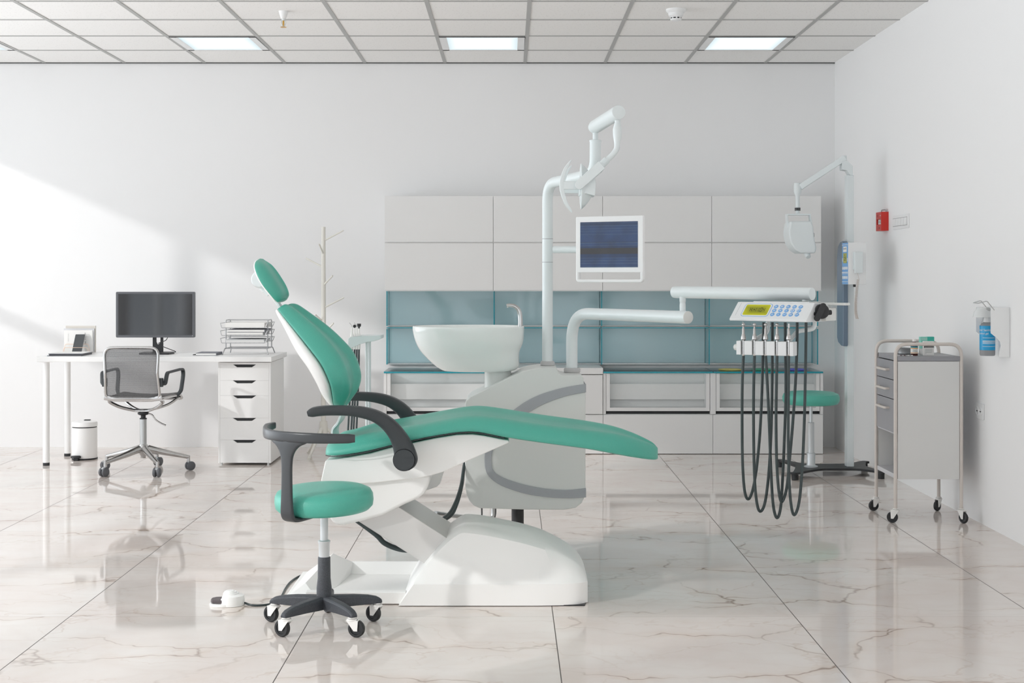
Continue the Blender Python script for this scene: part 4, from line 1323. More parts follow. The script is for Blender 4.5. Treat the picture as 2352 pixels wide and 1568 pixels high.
# seat and leg rest: X, underside z, top z, half width
seat = [(-.722, .578, .592, .15), (-.716, .574, .612, .215), (-.69, .575, .628, .252), (-.64, .580, .638, .272), (-.554, .594, .664, .28), (-.453, .619, .681, .28), (-.35, .643, .700, .28),
        (-.25, .661, .718, .28), (-.185, .669, .729, .28), (-.117, .668, .733, .28), (-.02, .648, .721, .279), (.134, .624, .697, .272), (.30, .600, .676, .255), (.42, .573, .657, .215),
        (.50, .555, .634, .165), (.555, .543, .612, .115), (.585, .538, .597, .075), (.598, .540, .584, .04)]
prof = [(-.93, 0), (-1.0, .10), (-1.0, .34), (-.965, .60), (-.91, .80), (-.83, .95), (-.72, 1.0), (-.60, .95), (-.48, .83), (-.34, .78), (0, .78)]
prof = prof + [(-u, v) for u, v in reversed(prof[:-1])]
secs = []
for X, zb, zt, w in smooth_tab(seat, 4):
    secs.append([(X, YC_ + u * w, zb + (zt - zb) * v) for u, v in prof])
MB().loft(secs).build('seat_cushion', LEATHER, t, smooth=60, subsurf=1)
piping = [(X, YC_ - w * 1.0, zb + .002) for X, zb, zt, w in smooth_tab(seat[1:11], 4)]
MB().tube(piping, .0018, 6).build('piping', DARKARM, t)

# backrest: along the spine from the lower end; X, z of the seam line, tilt of the front normal, half width, thickness, shell depth
back = [(-.686, .745, -.05, .10, .020, .012), (-.690, .772, -.05, .175, .040, .030), (-.689, .81, -.02, .225, .062, .052), (-.694, .861, .05, .262, .074, .066), (-.724, .930, .20, .27, .080, .070), (-.766, .982, .33, .245, .078, .066), (-.817, 1.037, .50, .205, .070, .052),
        (-.868, 1.090, .58, .162, .058, .034), (-.908, 1.132, .62, .132, .046, .022), (-.922, 1.146, .62, .115, .030, .014)]
bprof = [(-.9, -.06), (-1.0, -.03), (-1.02, .10), (-1.01, .32), (-.985, .58), (-.93, .82), (-.85, .96), (-.76, 1.0), (-.67, .93), (-.59, .74), (-.53, .63), (-.42, .62), (-.2, .66), (0, .68)]
bprof = bprof + [(-u, v) for u, v in reversed(bprof[:-1])]
secs, shs = [], []
sprof = [(-1.0, 0), (-1.01, .3), (-.96, .7), (-.82, .95), (-.5, 1.0), (0, 1.02)]
sprof = sprof + [(-u, v) for u, v in reversed(sprof[:-1])]
for X, z, a, w, th, sd in smooth_tab(back, 4):
    nx, nz = math.cos(a), math.sin(a)
    secs.append([(X + nx * th * v, YC_ + u * w, z + nz * th * v) for u, v in bprof])
    shs.append([(X - nx * (-.003 + (sd + .003) * v), YC_ + u * w * .995, z - nz * (-.003 + (sd + .003) * v)) for u, v in sprof])
MB().loft(secs).build('backrest_cushion', LEATHER, t, smooth=60, subsurf=1)
MB().loft(shs).build('backrest_shell', SHELL, t, smooth=60, subsurf=1)
# joint strap between back and seat
pth = catmull([(-.688, YC_, .775), (-.672, YC_, .73), (-.684, YC_, .69), (-.705, YC_, .66), (-.70, YC_, .60), (-.67, YC_, .57)], 5)
MB().strip(pth, [.11] * len(pth), [.006] * len(pth)).build('back_hinge_strap', POLE, t)
# headrest
head = [(-.925, 1.170, .52, .085, .018, .006), (-.934, 1.182, .50, .108, .042, .008), (-.953, 1.208, .47, .124, .052, .009), (-.978, 1.243, .42, .132, .056, .010), (-.999, 1.280, .32, .128, .054, .010), (-1.012, 1.312, .18, .108, .046, .009), (-1.014, 1.332, .02, .078, .032, .008), (-1.010, 1.341, -.1, .048, .018, .006), (-1.006, 1.3465, -.2, .02, .008, .004)]
hprof = [(-.9, -.05), (-1.0, -.03), (-1.02, .1), (-1.01, .3), (-.97, .55), (-.84, .78), (-.6, .88), (-.32, .90), (-.14, .95), (-.06, 1.02), (0, 1.13)]
hprof = hprof + [(-u, v) for u, v in reversed(hprof[:-1])]
secs, shs = [], []
for X, z, a, w, th, sd in smooth_tab(head, 4):
    nx, nz = math.cos(a), math.sin(a)
    secs.append([(X + nx * th * v, YC_ + u * w, z + nz * th * v) for u, v in hprof])
    shs.append([(X - nx * (-.003 + (sd + .003) * v), YC_ + u * w * .995, z - nz * (-.003 + (sd + .003) * v)) for u, v in sprof])
MB().loft(secs).build('headrest_cushion', LEATHER, t, smooth=60, subsurf=1)
hp = MB().loft(shs).build('headrest_plate', SHELL, t, smooth=60, subsurf=1)
k = MB().lathe([(0, -.05), (.03, -.05), (.036, -.03), (.036, .03), (.03, .05), (0, .05)], (-1.005, YC_, 1.262), axis=(0, 1, 0), n=28)
k.tube([(-1.0, YC_ - .0, 1.25), (-.985, YC_, 1.215)], [.03, .016], 14)
k.obox((-.988, YC_ - .02, 1.223), (-.968, YC_ - .02, 1.200), .03, .02)
k.build('headrest_knob', POLE, hp, bevel=.003)
pth = [(-.962, YC_, 1.205), (-.94, YC_, 1.17), (-.902, YC_, 1.115)]
MB().strip(pth, [.03] * 3, [.007] * 3).build('headrest_stem', POLE, t)

# armrests
def armrest(Y, outer):
    q = [(707, 950, 6.5), (716, 947.5, 10.5), (732, 944.5, 11.3), (760, 943, 11.2), (800, 943.5, 11.6), (835, 948, 13.0), (866, 958, 14.2), (892, 976, 16.5), (911, 999, 18.8), (924, 1024, 22.5), (931, 1048, 26), (932, 1060, 26.5), (932, 1072, 20), (932, 1079, 9)]
    pts = [at(a, b, 5.46) for a, b, c in q]
    for p in pts: p.y = Y
    rad = [c * 5.46 / FOC for a, b, c in q]
    tt = smooth_tab([(p.x, p.z, r) for p, r in zip(pts, rad)], 3)
    m = MB().strip([(a, Y, b) for a, b, r in tt], [.03] * len(tt), [r for a, b, r in tt], n=16)
    o = m.build('armrest', DARKARM, t, smooth=50)
    c = at(928.5, 1055, 5.46); c.y = Y + outer * .0305
    MB().lathe([(0, .003), (.0395, .003), (.0405, .0015), (.0405, -.001), (0, -.001)], c, axis=(0, outer, 0), n=40).build('pivot_cap', DARKARM, o)
    MB().lathe([(.0405, -.0005), (.0425, .0008), (.0425, -.001), (.0405, -.001)], c, axis=(0, outer, 0), n=40).build('pivot_groove', BLACK, o)
armrest(5.475, -1)
armrest(6.125, 1)
c = at(928.5, 1055, 5.46)
MB().cyl((c.x, 5.50, c.z), (c.x, 6.10, c.z), .03).build('armrest_axle', SHELL, t)

# white moulded body under the seat
def px_outline(pts, Y): return [(ax(a, Y), az(b, Y)) for a, b in pts]
up = px_outline([(747, 1058), (800, 1050), (850, 1041), (900, 1027), (1000, 1006), (1050, 998), (1085, 997), (1110, 1000), (1150, 1008), (1168, 1011), (1170, 1016), (1066, 1062), (1019, 1083), (990, 1092), (966, 1097), (930, 1101), (858, 1109), (800, 1112), (741, 1113), (737, 1104)], 5.56)
MB().prism(up, 5.56, 6.04).build('seat_shell', SHELL, t, bevel=.016, seg=4)
lo = px_outline([(741, 1100), (860, 1096), (988, 1090), (987, 1100), (983, 1118), (974, 1134), (962, 1144), (930, 1158), (878, 1184), (830, 1197), (790, 1206), (775, 1206), (763, 1199), (755, 1186)], 5.58)
MB().prism(lo, 5.58, 6.02).build('lower_shell', SHELL, t, bevel=.022, seg=4)
o = px_outline([(985, 1090), (1022, 1075), (1012, 1108), (1004, 1116), (990, 1121), (975, 1126)], 5.95)
MB().prism(o, 5.93, 5.955).build('rear_skirt', SHELL, t, bevel=.004)
# lift arm: a box beam on a slant
a0, a1 = at(770, 1163, 5.64), at(1008, 1316, 5.64)
b0, b1 = at(860, 1128, 5.64), at(1078, 1268, 5.64)
vs = []
for y in (5.64, 6.0):
    for p in (a0, a1, b1, b0):
        vs.append((p.x, y, p.z))
MB().add(vs, [(0, 1, 2, 3), (4, 5, 6, 7), (0, 1, 5, 4), (1, 2, 6, 5), (2, 3, 7, 6), (3, 0, 4, 7)]).build('lift_arm', ARMSTEEL, t, bevel=.004)
pth = catmull([at(800, 1180, 5.8), at(862, 1226, 5.78), at(885, 1248, 5.78), at(925, 1262, 5.8), at(975, 1262, 5.85)], 5)
MB().tube(pth, .011, 10).build('under_hose', HOSE, t)

# base hump
hump = [(-.428, .001, .002, .27, .262, .25), (-.418, .018, .020, .27, .262, .25), (-.395, .055, .058, .27, .258, .24), (-.354, .118, .122, .27, .248, .21), (-.287, .197, .203, .27, .228, .175), (-.235, .248, .256, .27, .212, .155), (-.192, .276, .285, .27, .200, .14), (-.165, .278, .290, .27, .198, .135), (-.1, .270, .283, .27, .2, .14),
        (-.017, .253, .266, .27, .202, .14), (.06, .235, .249, .27, .204, .14), (.14, .210, .224, .268, .2, .135), (.21, .180, .190, .262, .19, .125), (.26, .150, .157, .25, .175, .11), (.29, .118, .122, .23, .16, .1), (.306, .088, .091, .205, .15, .1)]
secs = []
for X, zc, zt, w0, wc, wt in smooth_tab(hump, 3):
    k1 = min(.088, zc * .92)
    half = [(w0, .003), (w0, k1 * .97), (w0 - .004, k1), (w0 - .004 - (w0 - wc) * .45, k1 + (zc - k1) * .5), (wc, zc - (zc - k1) * .04), (wc - (wc - wt) * .3, zc + (zt - zc) * .35), (wt, zt)]
    ring = [(X, YC_ - a, z) for a, z in half] + [(X, YC_ + a, z) for a, z in reversed(half)]
    secs.append(ring)
MB().loft(secs).build('base_cover', SHELL, t, smooth=48, bevel=.004, seg=2)
# front nose of the cover, its rounded end
MB().prism([(-.405, YC_ - .262), (.29, YC_ - .262), (.302, YC_ - .2), (.302, YC_ + .2), (.29, YC_ + .262), (-.405, YC_ + .262)], 0, .004, axis='z').build('base_seal', BLACK, t)
# low tray with its raised corner
tr = MB()
tr.box(-.872, -.41, 5.555, 6.045, .003, .03)
tr.prism([(5.555, .003), (5.545, .052), (5.572, .056), (5.60, .03)], -.79, -.40, axis='x')
tr.prism([(6.045, .003), (6.05, .072), (6.02, .078), (5.985, .03)], -.70, -.36, axis='x')
tr.build('base_tray', SHELL, t, bevel=.004)
V = [(-.880, 5.552, .003), (-.880, 5.552, .018), (-.803, 5.64, .068), (-.752, 5.552, .035), (-.752, 5.552, .003),
     (-.738, 6.00, .116), (-.862, 6.045, .003), (-.852, 6.04, .03), (-.66, 6.045, .003), (-.655, 6.02, .074), (-.690, 5.75, .03), (-.745, 5.60, .03)]
wing = MB().add(V, [(0, 4, 3, 1), (1, 3, 2), (1, 2, 5, 7), (0, 1, 7, 6), (6, 7, 5), (6, 5, 9, 8), (2, 3, 11), (2, 11, 10), (2, 10, 5), (5, 10, 9), (0, 6, 8, 10, 11, 4), (4, 11, 3), (8, 9, 10)])
wing.build('tray_corner', SHELL, t, smooth=20, bevel=.003)

# assistant's arm with tray behind the backrest
YT = 6.3
P = lambda px, py, Y=YT: at(px, py, Y)
m = MB()
m.tube(roundpath([P(848.5, 776), P(848.5, 1046), P(900, 1046, 6.02)], .03), .0072, 14)
m.tube(roundpath([P(842, 776, 6.27), P(842, 1046, 6.27), P(900, 1048, 6.0)], .03), .0055, 14)
m.build('tray_post', POLE, t)
o = px_outline([(800, 777.5), (806, 773), (838, 770.5), (875, 769.5), (875, 778), (861, 783), (842, 786), (824, 792), (812, 797), (803, 801), (800, 796)], 6.22)
# the left end of the tray is two cheeks with an open slot between them for the handpieces
xs = ax(831, 6.22)
zt_, zb_ = az(771.2, 6.22), az(789.3, 6.22)
oL = [q for q in px_outline([(800, 777.5), (806, 773)], 6.22)] + [(xs, zt_), (xs, zb_)] + px_outline([(824, 792), (812, 797), (803, 801), (800, 796)], 6.22)
oR = [(xs, zt_)] + px_outline([(838, 770.5), (875, 769.5), (875, 778), (861, 783), (842, 786)], 6.22) + [(xs, zb_)]
m = MB().prism(oR, 6.205, 6.365).prism(oL, 6.205, 6.228).prism(oL, 6.342, 6.365)
m.build('assistant_tray', POLE, t, bevel=.002)

# handpieces standing in the assistant tray
names = ['suction handpiece with bent needle tip, nearest the chair back in the rear tray', 'white handpiece with round black knob in the rear tray', 'slim white handpiece between the black-headed ones in the rear tray', 'white handpiece with black cup head, outermost in the rear tray']
for i, (px, Yi) in enumerate(((808.5, 6.24), (814.5, 6.27), (819.5, 6.30), (824.5, 6.33))):
    Yh = Yi
    a = P(px, 774, Yh)
    h = thing('assistant_handpiece', names[i], 'dental handpiece', (a.x, a.y, a.z), 'handpieces in the rear tray')
    s = Yh / FOC
    c = Vector((a.x, a.y, a.z))
    # coordinates measured in photo pixels along the tool, turned into metres
    k = MB().lathe([(0, -28 * s), (3.2 * s, -28 * s), (3.4 * s, -20 * s), (3.4 * s, 0), (4.4 * s, 3 * s), (2.6 * s, 10 * s), (2.3 * s, 13 * s), (2.2 * s, 19 * s), (1.0 * s, 23 * s), (0, 23 * s)], c, n=20)
    k.build('handle', PAPER, h)
    if i in (0, 2):
        MB().tube([c + Vector((0, 0, 22 * s)), c + Vector((-1 * s, 0, 27 * s)), c + Vector((-6 * s, 0, 33 * s))], .9 * s, 8).build('needle_tip', STEEL, h)
    elif i == 1:
        MB().lathe([(0, -2.5 * s), (3.5 * s, -2.5 * s), (3.8 * s, 0), (3.5 * s, 2.5 * s), (0, 2.5 * s)], c + Vector((0, 0, 25 * s)), axis=(0, 1, 0), n=20).build('black_knob', BLACK, h)
    else:
        MB().lathe([(0, 20 * s), (2 * s, 20 * s), (2 * s, 23 * s), (4.6 * s, 25 * s), (4.8 * s, 31 * s), (0, 31 * s)], c, n=20).build('black_cup', BLACK, h)
    zb = a.z - 27 * s
    dx = (-.0145, -.0125, -.012, -.009)[i]
    pth = catmull([(a.x, a.y, zb), (a.x + dx * .3, a.y, zb - .14), (a.x + dx, a.y, zb - .3), (a.x + dx, a.y - .02, .55), (a.x + .02, a.y - .1 - .01 * i, .51), (a.x + .05, 6.06 + .012 * i, .50)], 6)
    MB().tube(pth, .0044, 8).build('hose', HOSE, h)

# foot pedal with its cable
c = Vector((ax(533, 5.56), 5.56, 0))
t = thing('foot_pedal', 'white foot control with dark pedal pad on the floor at left', 'foot pedal', c)
MB().lathe([(0, 0), (.05, 0), (.052, .003), (.05, .010), (0, .011)], c + Vector((-.035, 0, 0)), n=40).build('base_plate', SHELL, t)
b = MB()
secs = []
for z, r, xo in ((.001, .049, 0), (.03, .048, 0), (.038, .045, .002), (.042, .036, -.002), (.043, .033, -.003)):
    ring = []
    for k in range(40):
        a = 2 * PI * k / 40
        x = r * math.cos(a)
        zz = z
        if x < -.028: zz = min(z, max(.002, .046 + (x + .028) * 1.9))
        ring.append((c.x + x + xo, c.y + r * math.sin(a), zz))
    secs.append(ring)
b.loft(secs)
b.build('housing', SHELL, t, smooth=30)
for r, z0, z1, xo in ((.030, .042, .048, -.004), (.024, .0475, .053, -.006), (.016, .0525, .056, -.008)):
    MB().lathe([(0, z0), (r, z0), (r, z1 - .001), (r - .001, z1), (0, z1)], c + Vector((xo, 0, 0)), n=36).build('dome_step', SHELL, t)
MB().prism([(c.x - .08, c.y - .012), (c.x - .072, c.y - .03), (c.x - .03, c.y - .036), (c.x - .03, c.y + .036), (c.x - .068, c.y + .032), (c.x - .081, c.y + .014)], .0112, .0245, axis='z').build('pedal_pad', DPAD, t, bevel=.003)
fl = lambda px, py: Vector((ax(px, FOC * EYE / (py - VY)), FOC * EYE / (py - VY), .0042))
pth = catmull([Vector((c.x + .047, c.y, .008)), fl(580, 1392), fl(610, 1391), fl(633, 1385), fl(646, 1372), fl(656, 1353), fl(668, 1338), fl(688, 1325), fl(712, 1319), fl(740, 1317)], 6)
MB().tube(pth, .0042, 8).build('cable', HOSE, t)

# ------------------------------------------------------------------ dental unit behind the chair
t = thing('dental_unit', 'white dental unit cabinet with spittoon basin behind the chair', 'dental unit', (.2, 6.6, 0))
Yu = 6.4
body = px_outline([(1069, 1120), (1068, 1040), (1068, 930), (1070, 921), (1080, 911), (1115, 894), (1162, 870), (1200, 853), (1221, 847.5), (1245, 845.2), (1279, 845), (1284, 858), (1291, 862), (1336, 861.5), (1340, 866), (1341, 882), (1345, 884), (1345, 1130), (1342, 1143), (1336, 1155), (1322, 1166), (1296, 1170.5), (1200, 1170), (1102, 1167), (1088, 1161), (1078, 1150), (1072, 1137)], Yu)
MB().prism(body, Yu, 6.72).build('cabinet_body', UNIT, t, bevel=.02, seg=4)
band = [(1345, 891, 9.5), (1322, 894.5, 9.8), (1295, 900, 10.2), (1265, 909, 11), (1235, 921, 12), (1205, 938, 12.5), (1176, 960, 11.5), (1150, 986, 10), (1131, 1012, 9), (1122, 1040, 8.4), (1121, 1062, 8), (1124, 1079, 8), (1134, 1093, 8.3), (1155, 1106, 9), (1185, 1117, 9.6), (1220, 1126, 9.8), (1260, 1132, 9.5), (1300, 1134, 9.5), (1330, 1132.5, 10.2), (1345, 1131, 10.8)]
tt = smooth_tab([(ax(a, Yu), az(b, Yu), h * Yu / FOC) for a, b, h in band], 3)
sec = []
for i, (x, z, h) in enumerate(tt):
    p, q = tt[max(i - 1, 0)], tt[min(i + 1, len(tt) - 1)]
    d = Vector((q[0] - p[0], 0, q[1] - p[1])).normalized(); nrm = Vector((-d.z, 0, d.x))
    c = Vector((x, 0, z))
    sec.append([c + nrm * h + Vector((0, Yu + .012, 0)), c + nrm * h + Vector((0, Yu - .006, 0)), c - nrm * h + Vector((0, Yu - .006, 0)), c - nrm * h + Vector((0, Yu + .012, 0))])
MB().loft(sec).build('front_band', BAND, t, bevel=.002)
for py, hh in ((891, 9.5), (1131, 10.8)):
    z, h = az(py, Yu), hh * Yu / FOC
    MB().box(ax(1345, Yu) - .004, ax(1345, Yu) + .002, Yu - .005, 6.72, z - h, z + h).build('side_band', BAND, t, bevel=.002)
# post, pipes and cables below
MB().lathe([(0, 0), (.10, 0), (.10, .008), (.028, .012), (.0285, .25), (0, .25)], (ax(1189, 6.6), 6.6, 0), n=32).build('post', BLACK, t)
m = MB().tube(roundpath([at(1133, 1160, 6.55), at(1133, 1193, 6.55), at(1095, 1190, 6.5), at(1040, 1184, 6.35), at(1000, 1178, 6.2)], [0, .05, .1, .1, 0]), .0095, 12)
m.build('drain_pipe', STEEL, t)
MB().tube([at(1106.5, 1160, 6.5), at(1107, 1191, 6.5)], .0035, 8).build('drip_tube', BLACK, t)
MB().tube(catmull([at(1138, 1160, 6.6), at(1138, 1180, 6.6), at(1132, 1197, 6.6), at(1122, 1202, 6.6)], 4), .0035, 8).build('thin_hose', BLACK, t)
for dx, dy in ((0, 0), (9, .05)):
    pth = catmull([at(1072, 1035, 6.45 + dy), at(1065 + dx * .05, 1075, 6.40 + dy), at(1058 + dx * .25, 1118, 6.35 + dy), at(1043 + dx * .6, 1160, 6.28 + dy), at(1024 + dx, 1186, 6.2 + dy), at(985 + dx, 1205, 6.1 + dy)], 6)
    MB().tube(pth, .0072, 10).build('supply_hose', HOSE, t)
# basin
MB().prism(rr(ax(1113, 6.55), ax(1174, 6.55), 6.5, 6.66, .04, 6), az(900, 6.55), az(848, 6.55), axis='z').build('basin_pedestal', UNIT, t, smooth=50)
lev = [(851.8, 1026, 1168, .6), (850.5, 1017, 1180, .68), (847, 1010, 1189, .73), (840, 1000, 1192.5, .78), (829, 987, 1193, .84), (815, 973, 1193, .89), (806, 965.5, 1193.5, .92), (800, 961.5, 1195.5, .935), (792, 957, 1200, .95), (784, 954, 1202.5, .965), (770, 949.5, 1204, .985), (757, 947.3, 1204.5, 1), (750, 947, 1204.5, 1), (748.6, 948, 1203.5, .99),
       (748.4, 952, 1199, .965), (750, 956, 1195, .94), (765, 962, 1186, .9), (790, 975, 1170, .8), (815, 1005, 1150, .62), (828, 1045, 1110, .3)]
secs = []
for y, l, r, d in lev:
    z = az(y, 6.55); xl, xr = ax(l, 6.55), ax(r, 6.55)
    cx, rx = (xl + xr) / 2, (xr - xl) / 2
    ring = []
    for k in range(48):
        a = 2 * PI * k / 48
        ca, sa = math.cos(a), math.sin(a)
        e = .72 if ca > 0 else .95
        ring.append((cx + rx * math.copysign(abs(ca) ** e, ca), 6.56 + .19 * d * math.copysign(abs(sa) ** .85, sa), z))
    secs.append(ring)
MB().loft(secs).build('spittoon_basin', CERAMIC, t, smooth=60, subsurf=1)
Yt = 6.6
pth = catmull([at(1195.5, 752, Yt), at(1195.5, 735, Yt), at(1194, 720, Yt), at(1189.5, 709, Yt), at(1181, 702.5, Yt), at(1171, 700.8, Yt), at(1163.5, 701.5, Yt)], 5)
MB().tube(pth, [.0115 - .004 * k / (len(pth) - 1) for k in range(len(pth))], 14).build('faucet', CHROME, t)
MB().cyl(at(1166, 701, Yt), at(1166, 706, Yt), .004, n=12).build('nozzle', PAPER, t)
def collar(px0, px1, z0, z1, Y, parent):
    c = Vector(((ax(px0, Y) + ax(px1, Y)) / 2, Y, 0)); r = (ax(px1, Y) - ax(px0, Y)) / 2
    MB().lathe([(0, z0), (r, z0), (r, z1 - .006), (r - .004, z1), (0, z1)], c, n=36).build('collar', COLLAR, parent)

# lamp pole and monitor arm
t = thing('operating_lamp', 'pale dental operating lamp on a tall bent pole above the unit', 'dental lamp', (ax(1257, 6.6), 6.6, az(838, 6.6)))
ZP = az(845, Yu) + .0008
collar(1241, 1274, ZP, ZP + .019, 6.6, t)
pole = roundpath([(ax(1257.5, 6.6), 6.6, ZP + .001), at(1257.5, 421, 6.6), at(1305, 412, 6.42), at(1367, 398, 6.2), at(1367.5, 323, 6.2)], [0, .085, 0, .085, 0], 10)
MB().tube(pole, .0245, 24).build('pole', POLE, t)
for py in (548.5, 602):
    MB().lathe([(.0243, -.0012), (.0249, -.0012), (.0249, .0012), (.0243, .0012)], at(1257.5, py, 6.6), n=32).build('pole_seam', BAND, t)
MB().lathe([(0, -.004), (.0262, -.004), (.0262, .003), (.024, .005), (.0115, .006), (.0115, .03), (.0125, .031), (.0125, .038), (.0115, .04), (.0115, .06), (0, .06)], at(1367.5, 324, 6.2), n=28).build('swivel', POLE, t)
A, B = at(1367, 291, 6.2), at(1421, 257.5, 5.92)
d = (B - A).normalized()
L_ = (B - A).length
MB().lathe([(0, -.032), (.016, -.028), (.026, -.016), (.0295, 0), (.0295, L_), (.028, L_ + .0015), (0, L_ + .0015)], A, axis=d, n=36).build('spring_arm', POLE, t)
Q = lambda px, py, Y=5.95: at(px, py, Y)
drop = catmull([Q(1418.5, 268), Q(1418.5, 276), Q(1418.5, 283), Q(1418, 296), Q(1418, 305), Q(1418, 314), Q(1417.5, 328), Q(1416.5, 341), Q(1410, 352), Q(1400, 362), Q(1392, 369)], 4)
rad = smooth_tab([[.0125], [.0125], [.0125], [.0185], [.019], [.018], [.0125], [.012], [.0118], [.0118], [.0118]], 4)
MB().tube(drop, [r[0] for r in rad], 20).build('drop_tube', POLE, t)
MB().tube([Q(1394, 367), Q(1385, 375.5), Q(1376, 384), Q(1372, 388)], [.0155, .0155, .0150, .012], 20).build('joint_collar', POLE, t)
# fork and lamp head
for Y, in ((5.885,), (6.055,)):
    b = MB()
    e0, e1 = Vector((ax(1382, 5.9), Y, az(379, 5.9))), Vector((ax(1330.5, 5.9), Y, az(424.5, 5.9)))
    dd = (e1 - e0).normalized(); nn = Vector((-dd.z, 0, dd.x)); hw = .0195
    o = [e0 + nn * hw, e0 - nn * hw]
    for k in range(13):
        a = -PI / 2 + PI * k / 12
        o.append(e1 + nn * (hw * math.sin(a)) + dd * (hw * math.cos(a)))
    b.loft([[p + Vector((0, -.006, 0)) for p in o], [p + Vector((0, .006, 0)) for p in o]])
    b.build('fork_arm', POLE, t, bevel=.002)
MB().obox(Vector((ax(1378, 5.9), 5.885, az(383, 5.9))), Vector((ax(1378, 5.9), 6.055, az(383, 5.9))), .03, .03).build('fork_bridge', POLE, t, bevel=.003)
hc = at(1334, 428, 5.97)
s = 5.97 / FOC
rf = MB()
rf.lathe([(0, 0), (20 * s, -1.5 * s), (42 * s, -2 * s), (52.5 * s, 0), (53 * s, 1 * s), (47 * s, 8 * s), (38 * s, 16 * s), (24 * s, 25 * s), (10 * s, 30 * s), (0, 31 * s)], hc, axis=(1, 0, 0), n=40, sx=1, sy=.8)
rf.build('reflector', POLE, t, smooth=30)
MB().prism([(hc.x - 4 * s, hc.z - 22 * s), (hc.x + 10 * s, hc.z - 19 * s), (hc.x + 31 * s, hc.z - 24 * s), (hc.x + 33 * s, hc.z + 2 * s), (hc.x + 30 * s, hc.z + 22 * s), (hc.x + 8 * s, hc.z + 24 * s), (hc.x - 4 * s, hc.z + 20 * s)], hc.y - .065, hc.y + .065).build('lamp_housing', POLE, t, bevel=.004)
MB().box(hc.x - 45 * s, hc.x - 3 * s, hc.y - .075, hc.y - .063, hc.z - 9 * s, hc.z + 9 * s).build('front_bracket', POLE, t, bevel=.002)
MB().box(hc.x - 42 * s, hc.x - 3 * s, hc.y + .05, hc.y + .062, hc.z - 14 * s, hc.z - 2 * s).build('rear_bracket', POLE, t, bevel=.002)
for Y in (hc.y - .07, hc.y + .055):
    sh_ = 0 if Y < hc.y else 4 * s
    up_ = 1 if Y < hc.y else .88
    pts = catmull([(hc.x - 24 * s + sh_, Y, hc.z + 57 * s * up_), (hc.x - 38 * s + sh_, Y, hc.z + 34 * s * up_), (hc.x - 45.5 * s + sh_, Y, hc.z), (hc.x - 38 * s + sh_, Y, hc.z - 34 * s), (hc.x - 23 * s + sh_, Y, hc.z - 58 * s)], 6)
    K = len(pts)
    MB().strip(pts, [.006] * K, [(.9 + 4.2 * math.sin(PI * k / (K - 1)) ** .7) * s for k in range(K)]).build('handle_arc', POLE, t)

t = thing('chairside_monitor', 'white square monitor with blue screen on the lamp pole', 'monitor', (ax(1322.3, 6.38), 6.38, 1.2467))
xl, yl = ax(1322.3, 6.38), 6.38
xr_, yr_ = ax(1477, 6.22), 6.22
ux = Vector((xr_ - xl, yr_ - yl, 0)); W0 = ux.length; ux.normalize(); uy = Vector((-ux.y, ux.x, 0))
def mon(m):      # local frame: x along the face, y away from the viewer, z up
    for i, v in enumerate(m.v): m.v[i] = Vector((xl, yl, 0)) + ux * v.x + uy * v.y + Vector((0, 0, v.z))
    return m
z0, z1 = az(649.3, 6.38), az(497.8, 6.38)
q = W0 / 154.7
sx0, sx1 = 11 * q, 143 * q
sz0, sz1 = z0 + (z1 - z0) * .232, z0 + (z1 - z0) * .915
hz0, hz1 = z0 + (z1 - z0) * .047, z0 + (z1 - z0) * .155
m = MB()
D = .02
mon(m.prism(rr(0, W0, hz1, z1, .006), 0, D)).build('housing', mat('monitor_white', (240, 240, 240), .35), t, bevel=.003)
hb = roundpath([(.007, .012, hz1 + .008), (.007, .012, z0 + .0085), (W0 - .007, .012, z0 + .0085), (W0 - .007, .012, hz1 + .008)], .012)
mon(MB().strip(hb, [.012] * len(hb), [.0075] * len(hb))).build('carry_handle', MATS['monitor_white'], t)
def screen_mat():
    m = bpy.data.materials.new('blue_scan_display')
    m.use_nodes = True
    nt = m.node_tree; N, L = nt.nodes, nt.links.new
    b = N['Principled BSDF']
    tc = N.new('ShaderNodeTexCoord'); sp = N.new('ShaderNodeSeparateXYZ')
    L(tc.outputs['Generated'], sp.inputs[0])
    cr = N.new('ShaderNodeValToRGB'); cr.color_ramp.interpolation = 'CONSTANT'
    L(sp.outputs[2], cr.inputs[0])
    E = cr.color_ramp.elements
    base, dark, line, band_ = (24, 50, 88), (20, 42, 76), (52, 74, 100), (36, 35, 36)
    stops = [(0, line), (.012, base), (.08, line), (.09, base), (.14, line), (.15, base), (.20, line), (.21, dark), (.29, band_), (.425, dark), (.47, line), (.48, base), (.53, line), (.54, dark), (.56, base), (.72, line), (.73, base), (.79, line), (.80, base), (.845, line), (.855, base), (.91, line), (.92, dark), (.965, line), (.975, dark)]
    E[0].position, E[0].color = stops[0][0], lin(stops[0][1]) + (1,)
    E[1].position, E[1].color = stops[1][0], lin(stops[1][1]) + (1,)
    for p, c in stops[2:]:
        e = E.new(p); e.color = lin(c) + (1,)
    nz = N.new('ShaderNodeTexNoise'); nz.inputs['Scale'].default_value = 14
    L(tc.outputs['Object'], nz.inputs['Vector'])
    mp = N.new('ShaderNodeMapRange'); mp.inputs['From Min'].default_value = .3; mp.inputs['From Max'].default_value = .7
    mp.inputs['To Min'].default_value = .65; mp.inputs['To Max'].default_value = 1.15
    L(nz.outputs['Fac'], mp.inputs['Value'])
    b.inputs['Base Color'].default_value = (.01, .01, .012, 1)
    b.inputs['Roughness'].default_value = .25
    L(cr.outputs[0], b.inputs['Emission Color']); L(mp.outputs['Result'], b.inputs['Emission Strength'])
    return m
mon(MB().box(sx0, sx1, -.0012, .002, sz0, sz1)).build('screen', screen_mat(), t)
pth = [at(1271.5, 573, 6.56), at(1325, 573, 6.52), at(1385, 573, 6.36)]
MB().tube(pth, .0165, 18).build('support_arm', POLE, t)

